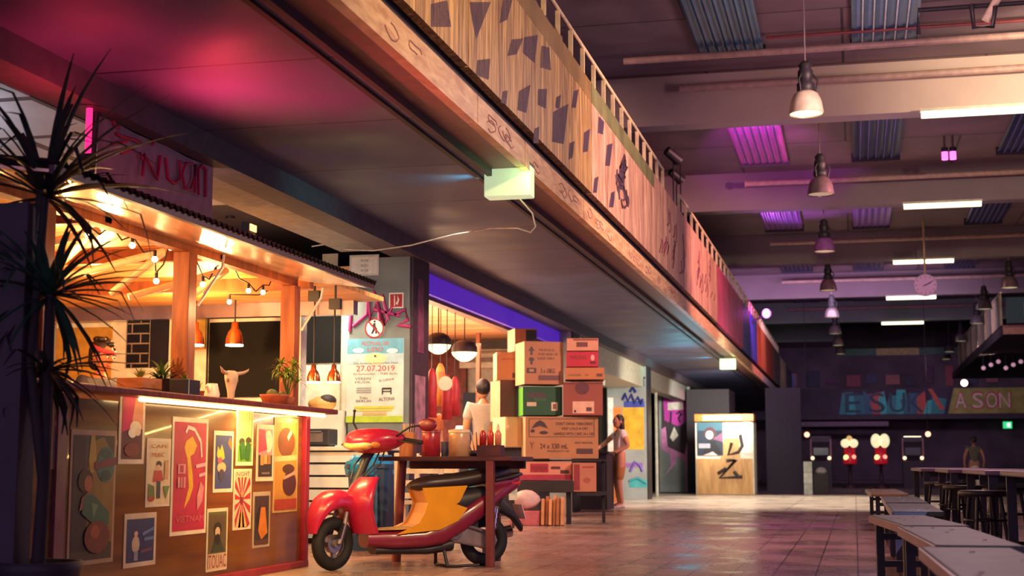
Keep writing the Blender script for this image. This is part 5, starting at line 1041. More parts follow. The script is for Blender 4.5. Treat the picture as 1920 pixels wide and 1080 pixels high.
# green glowing light boxes under the gallery
LB = mat('#d8f0c8', .4, emit=.55, noise=.1, scale=3, ecol='#dcf4c4')
for (x0, y0, x1, y1, lab) in ((912, 316, 998, 373, 'large square glowing light box nearest the camera, under the gallery edge'), (1350, 673, 1380, 693, 'small distant glowing light box under the gallery edge')):
    a, b = PX(x0, y1, -2.72), PX(x1, y1, -2.72); Y = (a.y + b.y) / 2; w_ = PY(x1, y1, Y).x - PY(x0, y1, Y).x; h = PY(x0, y0, Y).z - PY(x0, y1, Y).z; z0 = PY(x0, y1, Y).z
    t = empty('light_box', (PY((x0 + x1) / 2, y1, Y).x, Y, z0), lab, 'light', group='light boxes under the gallery')
    m = MB(); m.bx(-w_ / 2, w_ / 2, -.09, .09, 0, h, LB); m.build('diffuser', t, .012)
    m = MB(); m.bx(-w_ / 2, w_ / 2, -.095, .095, h, h + .02, mat('#4a5a3a', .5)); m.build('rim', t); m = MB(); m.bx(-w_ / 2, -w_ / 2 + .14, -.04, .04, h + .02, SZ - z0, BLACK); m.build('hanger', t)
    lamp('box_light', 'SPOT', (PY(x0, y0, Y).x - .04, Y, z0 + h * .55), 26 if Y < 20 else 70, TEAL, (PY(x0, y0, Y).x - 1.1, Y + .15, SZ), .06, angle=75, blend=1.0)
    lamp('box_light', 'POINT', (PY(x1, y0, Y).x + .02, Y - .2, z0 + h * .5), 1.6, (.5, 1, .35), size=.05)
# sagging white cable
cp = [(585, 462, 14.4), (610, 458, 14.3), (650, 468, 14.2), (700, 470, 13.6), (770, 460, 13.0), (850, 440, 12.3), (920, 428, 11.8), (970, 428, 11.5), (995, 436, 11.3), (1004, 425, 11.25), (998, 400, 11.2), (985, 385, 11.2), (975, 374, 11.2)]
m = MB(); pts = [PY(*c) for c in cp]; m.tube(pts, .007, mat('#d0c8c4', .5), 6); tag(m.build('cable'), 'thin white cable sagging from the pillar to the near light box', 'cable')

# railing on the gallery
RAILM = mat('#d8bc98', .5)
def railing(y0, y1, label, step=0.62):
    t = empty('railing', (GX - .035, y0, 4.72), label, 'railing'); L = y1 - y0
    m = MB(); m.tube([(0, 0, .31), (0, L, .31)], .022, RAILM, 8); m.build('top_rail', t)
    n = min(90, int(L / step))
    for k in range(n + 1):
        m = MB(); y = L * k / n; m.bx(-.02, .02, y - .02, y + .02, -.05, .31, RAILM); m.build('post', t)
ya, yb = PX(1242, 300, GX - .035).y, PX(1272, 350, GX - .035).y
railing(7.0, ya, 'metal railing above the near wooden boards of the gallery', .62); railing(yb, 52, 'metal railing above the far part of the gallery, beyond the dark spotlights', .9)
for k, (x, y) in enumerate(((1262, 292), (1275, 275), (1285, 310), (1268, 330), (1290, 332))):
    p = PX(x, y, -3.0 - .1 * k); t = empty('stage_light', (p.x, p.y, p.z), 'black stage spotlight on the gallery railing, ' + ('leftmost of the cluster', 'topmost of the cluster', 'in the middle right of the cluster', 'lowest left of the cluster', 'lowest right of the cluster')[k], 'spotlight', group='stage spotlights on the gallery')
    m = MB(); m.cyl((-.1, -.1, .08), (.1, .08, -.08), .085, BLACK, r1=.1, n=16); m.build('barrel', t); m = MB(); m.cyl((.1, .08, -.08), (.105, .085, -.085), .08, mat('#c8a8b8', .1), n=16); m.build('lens', t)
    m = MB(); m.tube([(-.02, .12, 0), (0, .13, -.16), (0, 0, -.2), (0, 0, -(p.z - 3.62))], .016, BLACK, 6); m.build('stand', t)
p = PX(1437, 588, -2.15); t = empty('magenta_spotlight', p, 'glowing magenta spotlight fixed to the gallery edge', 'spotlight')
m = MB(); m.ball((0, -.05, 0), (.1, .05, .12), mat('#ffb0f0', .3, emit=7, noise=0, ecol='#ff70f0')); m.build('lens', t); m = MB(); m.cyl((0, 0, 0), (0, .2, .02), .13, BLACK, n=16); m.tube([(0, .1, 0), (-.2, .15, -.1), (GX - p.x, .2, -.2)], .03, BLACK, 8); m.build('housing', t)

# pendants of the hall
CREAM = mat('#d8c8b0', .35, .2)
def pendant(x, Y, zb, col, glow, label):
    t = empty('pendant_lamp', (x, Y, zb), label, 'lamp', group='industrial pendant lamps of the hall')
    m = MB(); m.lathe([(.215, 0), (.21, .03), (.19, .16), (.15, .25), (.09, .29), (.085, .29), (.14, .24), (.18, .15), (.2, .03), (.205, 0)], col, n=32); m.build('shade', t)
    m = MB(); m.lathe([(.07, .27), (.11, .30), (.11, .38), (.075, .42), (.095, .47), (.095, .54), (.07, .58), (.085, .62), (.04, .67), (0, .67)], BLACK, n=20)
    for k in range(3): a = 2 * PI * k / 3; m.tube([(.09 * math.cos(a), .09 * math.sin(a), .5), (.15 * math.cos(a), .15 * math.sin(a), .42), (.12 * math.cos(a), .12 * math.sin(a), .28)], .014, BLACK, 6)
    m.build('ballast', t)
    m = MB(); m.lathe([(0, .02), (.2, .015)], mat('#fff0c0' if glow else '#a88a90', .4, emit=glow, noise=0), n=32); m.build('glass', t)
    m = MB(); m.cyl((0, 0, .66), (0, 0, 6.62 - zb), .01, mat('#8a7a78', .5), n=6); m.build('cable', t)
pl = [(1512, 214, CREAM, 1.6, 'nearest and largest pendant lamp with a cream lit shade'), (1539, 365, mat('#8a7078', .3, .4), .15, 'second pendant lamp from the camera with a dull metal shade'), (1546, 472, mat('#a868b0', .3, .3), .2, 'third pendant lamp from the camera, lit violet'), (1553, 545, mat('#9a7088', .3, .4), .2, 'fourth pendant lamp in the left row'), (1560, 595, mat('#8a7a78', .3, .5), .3, 'fifth pendant lamp in the left row'), (1566, 626, mat('#8a7a78', .3, .5), .3, 'sixth pendant lamp in the left row'), (1571, 648, mat('#8a7a78', .3, .5), .4, 'seventh pendant lamp in the left row'), (1576, 664, mat('#8a7a78', .3, .5), .4, 'farthest pendant lamp in the left row'),
      (1893, 540, mat('#9a7a88', .3, .5), .4, 'nearest pendant lamp of the right row'), (1846, 580, mat('#7a7078', .3, .5), .3, 'second pendant lamp of the right row, before the white parapet'), (1832, 607, mat('#7a7078', .3, .5), .3, 'third pendant lamp of the right row, left of the parapet'), (1802, 640, mat('#7a7078', .3, .5), .3, 'fourth pendant lamp of the right row'), (1780, 660, mat('#7a7078', .3, .5), .4, 'fifth pendant lamp of the right row'), (1774, 674, mat('#7a7078', .3, .5), .4, 'farthest pendant lamp of the right row')]
for x, y, c, g, lab in pl: p = PZ(x, y, 5.1); pendant(p.x, p.y, 5.1, c, g, lab)
lamp('pendant_light', 'SPOT', (PZ(1512, 214, 5.1).x, PZ(1512, 214, 5.1).y, 5.15), 60, (1, .8, .5), (PZ(1512, 214, 5.1).x, PZ(1512, 214, 5.1).y, 0), .15, angle=110)
# clock
p = PY(1735, 535, 35.2); t = empty('clock', (p.x, 35.2, p.z), 'round pale clock hanging from a tube lamp over the hall', 'clock')
r = .265; m = MB(); m.cyl((0, .06, 0), (0, -.06, 0), r, mat('#b89ab8', .4), n=40); m.build('case', t, .01); m = MB(); m.cyl((0, -.062, 0), (0, -.066, 0), r * .93, mat('#d8a8d8', .5, noise=.05), n=40); m.build('dial', t)
m = MB()
for k in range(12): a = PI * k / 6; m.box((r * .8 * math.sin(a), -.068, r * .8 * math.cos(a)), (.012, .004, .045), BLACK, ry=a)
m.build('hour_marks', t)
m = MB(); m.tube([(-.03, -.07, -.015), (.13, -.07, .06)], .014, BLACK, 6); m.build('hour_hand', t); m = MB(); m.tube([(-.06, -.074, -.03), (.16, -.074, .085)], .009, BLACK, 6); m.build('minute_hand', t)
m = MB(); m.cyl((0, 0, r), (0, 0, 6.62 - p.z), .025, mat('#c8a890', .4)); m.build('rod', t)
# twin magenta spot cans between beams
p = PY(1778, 291, 26.0)
for dx, lab in ((-.06, 'left one of two small magenta glowing spots under the ceiling'), (.08, 'right one of two small magenta glowing spots under the ceiling')):
    t = empty('ceiling_spot', (p.x + dx, 26, p.z), lab, 'spotlight', group='twin magenta ceiling spots'); m = MB(); m.cyl((0, 0, -.08), (0, 0, .06), .055, mat('#ff70e8', .3, emit=2.0, noise=0), n=14); m.build('lens', t); m = MB(); m.cyl((0, 0, .06), (0, 0, .14), .06, BLACK, n=14); m.cyl((0, 0, .1), (0, 0, 6.62 - p.z), .02, mat('#6a5058', .5)); m.build('stem', t)
# teal beam face under the farthest lamp, right gallery with pale bars
a, b = PY(1575, 668, 60), PY(1842, 650, 60); m = MB()
m.bx(a.x, b.x, 59.95, 60.1, a.z, b.z, mat('#5f8f88', .6, noise=.2)); m.bx(a.x + (b.x - a.x) * .26, a.x + (b.x - a.x) * .56, 59.93, 59.95, a.z, b.z, mat('#d8c890', .5)); m.bx(a.x, b.x, 60.0, 60.1, b.z, 6.6, mat('#2a252c', .7)); struct(m, 'trim_23')  # cream middle is the tube lamp's light put into the colour
xg = 4.05; p0, p1 = PX(1880, 610, xg), PX(1822, 651, xg)
m = MB(); m.bx(xg, 10, p0.y, 62, p0.z - .25, p0.z, DARK); m.bx(xg, 10, p0.y - .04, p0.y, p0.z - .25, p0.z, mat('#c88a8a', .5)); struct(m, 'gallery_right')
t = empty('parapet', (xg, p0.y, p0.z), 'pale barred parapet of the gallery on the right', 'railing'); L = 16
for k in range(28):
    m = MB(); m.bx(-.03, .0, k * .6 + .04, k * .6 + .5, .02, .85, mat(('#d8c8a8', '#7a7a78', '#a89a88', '#d0b890')[k % 4], .5)); m.build('bar_panel', t)
m = MB(); m.tube([(-.015, 0, .9), (-.015, L, .9)], .03, CREAM, 8); m.build('top_rail', t)
a = PY(1888, 606, 40.0); b = PY(1960, 556, 40.0); m = MB(); m.bx(a.x, b.x, 40.0, 40.1, a.z, b.z, mat('#24506a', .5)); m.bx(a.x + .45, a.x + .9, 39.98, 40.0, a.z + .2, b.z - .15, mat('#b09a60', .5)); struct(m, 'trim_24')
for k in range(6):
    a = PY(1844 + k * 14, 690 - (k % 3) * 6, 48); m = MB(); m.ball((0, 0, 0), .07, mat('#e0a8c0', .3, emit=.5, noise=0), 8, 6); m.cyl((0, 0, .05), (0, 0, PX(1880, 610, 4.05).z - .24 - a.z), .015, BLACK, n=6); o = m.build('small_lamp', None, 0, a)
    tag(o, 'tiny pink point of light below the right gallery, number %s from the left' % ('one', 'two', 'three', 'four', 'five', 'six')[k], 'lamp', 'points of light below the right gallery')
p = PY(1808, 718, 72.3); t = empty('far_floodlight', p, 'bright pale floodlight on the far gallery between the two murals', 'lamp'); m = MB(); m.ball((0, 0, 0), .16, mat('#ffe0c8', .3, emit=6, noise=0)); m.build('lens', t); m = MB(); m.bx(-.15, .15, .1, .3, -.15, .2, BLACK); m.cyl((0, .2, -.1), (0, .2, -(p.z - 3.15)), .04, BLACK); m.build('housing', t)
a = PY(1889, 797, 71.8); m = MB(); m.bx(-.2, .2, -.04, .04, -.16, .16, mat('#2fc878', .4, emit=1.2, noise=0)); m.bx(-.02, .04, -.05, -.04, -.09, .09, mat('#e0ffe8', .4, emit=1.5, noise=0)); m.bx(.06, .12, -.05, -.04, -.1, .1, mat('#e0ffe8', .4, emit=1.5, noise=0)); m.bx(-.02, .02, 0, .04, .16, 2.95 - a.z, BLACK); o = m.build('exit_sign', None, 0, a); tag(o, 'small green emergency exit sign at the far right', 'sign')
# wall lamps far below
for x, y, lab in ((1513, 815, 'small warm wall lamp above the white column of blocks'), (1740, 814, 'small warm lamp right of the lit arcade cabinet')):
    a = PY(x, y, 49.5); m = MB(); m.ball((0, 0, 0), .09, mat('#ffb890', .3, emit=2.5, noise=0), 10, 8); m.cyl((0, .0, 0), (0, .0, 6.62 - a.z), .008, BLACK); o = m.build('hanging_bulb', None, 0, a); tag(o, lab, 'lamp')

# ================================================================ the far aisle
p = PZ(1516, 928, 0)
for k, z in enumerate((0, .29, .58)):
    t_ = MB(); t_.bx(-.11, .11, -.11, .11, 0, .285, mat(('#c8d0c8', '#d8e0d8', '#c0ccc4')[k], .5)); o = t_.build('white_block', None, .01, (p.x, p.y, z)); tag(o, ('lowest', 'middle', 'topmost')[k] + ' pale block in the white column at the edge of the lit floor', 'block', 'pale blocks stacked in a column')
m = MB(); m.bx(-.2, .2, -.2, .2, 0, .55, BLACK); m.lathe([(.12, .55), (.16, .6), (.1, .7), (0, .72)], mat('#c8c8c8', .5), n=12); o = m.build('waste_bin', None, .01, (PZ(1538, 930, 0).x, p.y + .5, 0)); tag(o, 'dark waste bin with crumpled white bag beside the white column', 'bin')
def arcade(x, Y, glow, label):
    q = PY(x, 880, Y); t = empty('arcade_cabinet', (q.x, Y, 0), label, 'arcade machine'); D = mat('#2a2330', .5); P = mat('#8a5a68', .4)
    m = MB(); m.v = []; m.prism([(-.05, 0), (.75, 0), (.75, 1.75), (.1, 1.75), (.05, 1.55), (.2, 1.05), (-.1, .9)], -.34, .34, D)
    m.v = [Vector((v.y, v.x, v.z)) for v in m.v]; m.build('cabinet', t)
    m = MB(); m.box((0, .1, 1.66), (.56, .02, .13), mat('#fff0c8' if glow else '#4a3a48', .4, emit=glow, noise=0)); m.build('marquee', t); m = MB(); m.box((0, .12, 1.3), (.5, .02, .4), mat('#1c2436', .15)); m.build('screen', t)
    for s in (-1, 1):
        m = MB(); m.box((s * .33, .05, 1.35), (.05, .12, .6), P); m.build('side_trim', t); m = MB(); m.ball((s * .28, -.08, 1.0), .06, mat('#ffd0a0', .4, emit=2.5, noise=0), 10, 8); m.build('button_light', t)
arcade(1540, 50, 0, 'dark arcade cabinet at the left of the far row'); arcade(1713, 50, 4, 'arcade cabinet with a bright marquee at the right of the far row')
def gum(x, Y, style, label):
    q = PY(x, 880, Y); t = empty('gumball_machine', (q.x, Y, 0), label, 'gumball machine'); R = mat('#c81f30', .3, emit=.25); 
    m = MB(); m.lathe([(.26, 0), (.26, .05), (.06, .12), (.05, .75), (.2, .8)], mat('#3a1f26', .5), n=16); m.build('stand', t)
    G = mat('#f4ecb8', .3, emit=.9, noise=.4, scale=12)
    m = MB()
    if style: m.ball((-.14, 0, 1.58), (.17, .16, .24), G); m.ball((.14, 0, 1.58), (.17, .16, .24), G)
    else: m.ball((-.14, 0, 1.5), (.15, .15, .15), G); m.ball((.14, 0, 1.5), (.15, .15, .15), G); m.ball((0, 0, 1.66), (.1, .1, .1), mat('#d8b070', .3, emit=.8))
    m.build('globe', t); m = MB(); m.lathe([(.2, .8), (.24, .95), (.18, 1.05), (.19, 1.3), (.22, 1.34)], R, n=20); m.build('body', t)
    m = MB(); m.ball((-.12, -.16, 1.02), .09, mat('#ffd080', .3, emit=2.2, noise=0)); m.ball((.14, -.16, 1.04), .07, mat('#ff9a80', .3, emit=1.6, noise=0)); m.build('coin_light', t)
gum(1594, 50, 0, 'red gumball machine with round lit globes, left of the pair'); gum(1652, 50, 1, 'red gumball machine with wide lit globes, right of the pair')
# photo booth
BYY = 37.6; a, b = PY(1305, 928, BYY), PY(1412, 776, BYY); W = b.x - a.x
t = empty('photo_booth', ((a.x + b.x) / 2, BYY, 0), 'white and plywood photo booth with a lit orange header under the gallery', 'booth'); hx = W / 2; zt = b.z
m = MB(); m.bx(-hx, hx, 0, 1.1, 0, zt - .2, mat('#e0dccb', .5)); m.build('cabin', t, .02)
pz = lambda y: PY(1360, y, BYY).z
m = MB(); m.bx(-hx + .03, hx - .03, -.03, 0, .02, pz(860), wood('#b5834c', '#d0a066', (4, 4, .7), 3)); m.prism([(-.1, pz(860)), (hx * .55, pz(858)), (hx * .5, pz(822)), (0, pz(822))], -.03, 0, wood('#b5834c', '#d0a066', (4, 4, .7), 3)); m.build('plywood_front', t)
m = MB(); m.bx(-hx, hx + .02, -.12, .6, zt - .19, zt, mat('#b8702a', .4)); m.build('header', t, .01); m = MB(); m.bx(-hx * .72, hx * .62, -.13, -.12, zt - .17, zt - .03, mat('#ffd070', .4, emit=2.2, noise=.2)); m.text('PHOTOAUTOMAT', -hx * .68, zt - .15, W * .62, .1, -.135, mat('#fff8e0', .4, emit=3, noise=0)); m.build('lit_sign', t)
m = MB(); art(m, W * .44, .86, [('r', 0, 0, 1, 1, '#1d2a3a'), ('r', 0, .75, 1, 1, '#2f5a6a'), ('e', .5, .66, .24, .2, '#4a2a34'), ('e', .48, .62, .15, .13, '#d8c0b8'), ('p', [(.2, .0), (.35, .42), (.7, .45), (.95, .05)], '#16161c'), ('p', [(.6, .5), (1, .7), (1, .4)], '#7a4a6a'), ('r', .05, .22, .5, .36, '#9a94a0'), ('p', [(.2, 0), (.6, .12), (.8, .0)], '#c0b0b0')], 0, .001); m.v = [v + Vector((-hx + .06, -.035, pz(854))) for v in m.v]; m.build('portrait_poster', t)
m = MB(); Bm = mat('#2a1c1c', .5)
for st in ([(1388, 815), (1392, 836), (1384, 848), (1366, 852), (1372, 830)], [(1362, 864), (1380, 862), (1350, 896), (1392, 894)], [(1346, 888), (1362, 878)], [(1376, 884), (1386, 896)]): m.tube([PY(x, y, BYY - .045) - Vector(((a.x + b.x) / 2, BYY, 0)) for x, y in st], .045, Bm, 5)
m.build('spray_paint', t)
m = MB(); m.bx(hx * .1, hx * .5, -.034, -.03, pz(820), pz(800), mat('#c8d4d4', .5)); m.bx(hx * .62, hx * .9, -.034, -.03, pz(850), pz(790), mat('#e8e4dc', .5)); m.build('paper_sheets', t)
m = MB(); m.bx(-4.6, -3.4, 40.5, 42.5, 0, 2.9, mat('#1f1c22', .6)); struct(m, 'wall_bay_end')
m = MB(); m.bx(-2.6, -1.55, 44, 44.2, 0, 3.1, mat('#1f1c22', .7)); struct(m, 'wall_bay_divider')

# ================================================================ benches, tables, stools on the right
SL = mat('#485450', .55, noise=.25, scale=6, bump=.15); DK = mat('#211d24', .45)
def bench(x, y0, y1, rz, label, top=SL, w_=.37):
    L = y1 - y0; t = empty('bench', (x + w_ / 2, (y0 + y1) / 2, 0), label, 'bench', rz, 'long low benches')
    m = MB(); m.bx(-w_ / 2, w_ / 2, -L / 2, L / 2, .415, .455, top); m.build('seat', t, .01)
    m = MB()
    m.bx(-w_ / 2 - .006, -w_ / 2 + .0, -L / 2, L / 2, .405, .45, mat('#7a5a68', .35, .3)); m.build('edge_trim', t)
    for y in (-L / 2 + .18, L / 2 - .18):
        for s in (-1, 1):
            m = MB(); m.bx(s * .14 - .025, s * .14 + .025, y - .025, y + .025, 0, .415, DK); m.build('leg', t)
        m = MB(); m.bx(-.14, .14, y - .015, y + .015, .12, .16, DK); m.bx(-.14, .14, y - .015, y + .015, .3, .34, DK); m.build('cross_bar', t)
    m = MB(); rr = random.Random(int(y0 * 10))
    for k in range(5): m.ball((rr.uniform(-.13, .13), rr.uniform(-L / 2 + .1, L / 2 - .1), .4555), (.012, .012, .005), mat('#b8b8a0', .1, noise=0), 8, 5)  # pale drops, light reflections on the bench top put into their colour
    m.build('drop_glints', t)['kind'] = 'stuff'; t['label'] = label; return t
bench(.285, 4.0, 6.3, math.radians(1.5), 'nearest grey bench at the lower right edge')
bench(.275, 6.45, 8.35, math.radians(3), 'second grey bench from the camera, with a rusty front edge')
bench(.17, 8.5, 10.15, math.radians(6), 'third grey bench from the camera, turned a little')
bench(.26, 11.0, 13.2, 0, 'fourth bench from the camera, narrow and wet')
bench(.27, 13.6, 16.0, 0, 'fifth bench, between the wet bench and the pale one')
bench(.16, 17.6, 20.6, math.radians(1), 'farthest bench with a pale lit top', mat('#8a7050', .4, noise=.2), .42)
TT = mat('#7a5a6a', .3, noise=.1)
def ltable(x0, x1, y0, y1, label, z=.755):
    t = empty('long_table', ((x0 + x1) / 2, (y0 + y1) / 2, 0), label, 'table', 0, 'long dark tables on the right'); hx, hy = (x1 - x0) / 2, (y1 - y0) / 2
    m = MB(); m.bx(-hx, hx, -hy, hy, z - .035, z, TT); m.build('tabletop', t, .008)
    for sx in (-1, 1):
        for sy in (-1, 1):
            m = MB(); m.bx(sx * (hx - .06) - .03, sx * (hx - .06) + .03, sy * (hy - .1) - .03, sy * (hy - .1) + .03, 0, z - .035, DK); m.build('leg', t)
    m = MB(); m.bx(-hx + .05, hx - .05, -.02, .02, z - .1, z - .035, DK); m.build('brace', t)
ltable(.95, 1.75, 8.2, 10.2, 'nearest long dark table with a pinkish top edge'); ltable(.88, 1.68, 10.5, 12.7, 'second long dark table, in the middle of the row'); ltable(.78, 1.55, 13.0, 15.0, 'third long dark table of the row'); ltable(.67, 1.35, 15.6, 18.4, 'farthest long dark table, its corner above the pale bench')
def stool(x, y, label, h=.62):
    t = empty('bar_stool', (x, y, 0), label, 'stool', random.uniform(0, 1), 'dark stools around the long tables'); S = mat('#2a262e', .3, .6)
    m = MB(); m.lathe([(0, h), (.17, h), (.18, h - .02), (.16, h - .04), (0, h - .04)], DK, n=20); m.build('seat', t)
    for k in range(4):
        a = PI / 4 + PI / 2 * k; m = MB(); m.tube([(.11 * math.cos(a), .11 * math.sin(a), h - .03), (.19 * math.cos(a), .19 * math.sin(a), .0)], .014, S, 8); m.build('leg', t)
    for zz, rr_ in ((.2, .165), (.42, .14)):
        m = MB(); m.torus((0, 0, zz), rr_, .009, S, (0, 0, 1), 24, 6); m.build('foot_ring', t)
W6 = ['nearest stool, at the right picture edge', 'second stool from the right edge, before the nearest long table', 'third stool from the right edge, before the second long table', 'stool half under the second long table', 'stool between the second and third long tables', 'stool close to the third long table', 'stool beyond the third long table', 'farthest stool, left of the others under the row of tables']
for k, (x, y) in enumerate(((1.12, 7.4), (1.36, 7.95), (1.22, 9.2), (.86, 10.34), (1.12, 11.6), (.9, 12.85), (.9, 14.1), (.86, 15.3))): stool(x, y, 'dark metal ' + W6[k])

# ================================================================ inside the noodle shop
def dome(x, y, Y, label):
    p = PY(x, y, Y); t = empty('dome_lamp', p, label, 'lamp', group='half dark globe lamps'); r = 26 * Y / 2763
    m = MB(); m.lathe([(0.001, -r * .72), (r * .3, -r * .68), (r * .62, -r * .5), (r * .88, -r * .25), (r, 0)], mat('#ffe8b0', .5, emit=2.6, noise=.35, scale=22, ecol='#ffe0a0'), n=28); m.build('paper_bowl', t)
    m = MB(); m.lathe([(r, 0), (r * .98, r * .4), (r * .8, r * .72), (r * .4, r * .95), (0.001, r)], mat('#2f2028', .6), n=28); m.build('dark_hood', t)
    m = MB(); m.cyl((0, 0, r), (0, 0, 2.92 - p.z), .008, BLACK, n=6); m.lathe([(.0, 2.92 - p.z), (.06, 2.92 - p.z), (.06, 2.9 - p.z), (0, 2.89 - p.z)], BLACK, n=16); m.build('cord', t)
dome(822, 647, 17.3, 'globe lamp with a glowing patterned lower half, left of the pair'); dome(871, 661, 18.3, 'globe lamp with a glowing lower half, right of the pair')
RL = mat('#b02a34', .5)
for k, (x, y, Y, h, lab) in enumerate(((810, 700, 17.0, .55, 'leftmost red tassel hanging in the shop'), (838, 712, 17.2, .5, 'red tassel with a round white medallion in the shop'), (853, 715, 17.6, .45, 'right red tassel below the globe lamps'), (826, 690, 17.9, .5, 'orange and red tassel between the globe lamps'))):
    p = PY(x, y, Y); t = empty('tassel', p, lab, 'decoration', group='red tassels hanging in the shop'); m = MB(); m.cyl((0, 0, .05), (0, 0, 2.92 - p.z), .006, BLACK, n=5); m.build('cord', t)
    m = MB(); m.lathe([(.02, .06), (.05, .0), (.07, -h * .3), (.06, -h * .5), (.065, -h), (.0, -h)], RL if k != 3 else mat('#c87838', .5), n=14); m.build('fringe', t)
    if k == 1: m = MB(); m.cyl((0, -.07, -.05), (0, -.08, -.05), .09, mat('#f0d8b0', .5, emit=.4), n=20); m.build('medallion', t)
def qbox(x0, y0, x1, y1, Y, d, c, name, label, cat):
    a, b = PY(x0, y1, Y), PY(x1, y0, Y); m = MB(); m.bx(-(b.x - a.x) / 2, (b.x - a.x) / 2, 0, d, 0, b.z - a.z, mat(c, .5)); o = m.build(name, None, .006, ((a.x + b.x) / 2, Y, a.z)); return tag(o, label, cat)
m = MB(); a, b = PY(800, 900, 21.5), PY(1010, 760, 21.5); m.bx(a.x, b.x, 21.5, 22.3, 0, 1.05, mat('#2a2830', .5)); m.bx(a.x - .03, b.x + .03, 21.45, 22.35, 1.05, 1.1, mat('#5a4a48', .4)); tag(m.build('shop_counter'), 'dark serving counter inside the shop behind the table', 'counter')
m = MB(); a, b = PY(860, 690, 24.8), PY(1000, 645, 24.8); m.bx(a.x, b.x, 24.85, 25, a.z, b.z, mat('#efe4d0', .5)); m.bx(a.x + .1, b.x, 24.8, 24.85, a.z + .1, a.z + .18, mat('#9a8a80', .5)); m.bx(a.x + .1, b.x, 24.8, 24.85, a.z + .26, a.z + .3, mat('#b0a090', .5)); struct(m, 'trim_25')
a, b = PY(858, 655, 23.5), PY(975, 638, 23.5); m = MB(); m.bx(a.x - 2, b.x, 23.4, 23.6, a.z, b.z, BLACK); struct(m, 'trim_26')
m = MB(); a, b = PY(800, 830, 24.7), PY(870, 650, 24.7); m.bx(a.x - 1, b.x, 24.85, 24.95, 0, b.z, mat('#7a3a34', .6, noise=.4)); struct(m, 'trim_27')
m = MB(); a, b = PY(862, 840, 24.6), PY(892, 735, 24.6); m.bx(a.x, b.x, 24.8, 24.9, 0, b.z, mat('#2a3048', .6)); struct(m, 'trim_28')
m = MB(); a, b = PY(883, 760, 22.0), PY(890, 690, 22.0); m.bx(a.x, b.x, 22.3, 22.4, 0, b.z, mat('#8a5038', .5)); m.bx(a.x, b.x, 22.3, 22.4, b.z, 2.92, mat('#8a5038', .5)); struct(m, 'trim_29')
m = MB(); p = PY(864, 714, 21.8); m.lathe([(0, 0), (.11, 0), (.12, .22), (.10, .3), (0, .3)], mat('#d8d0c8', .4), n=20); o = m.build('rice_cooker', None, 0, (p.x, 21.9, 1.1)); tag(o, 'pale pot standing on the dark shop counter', 'pot')

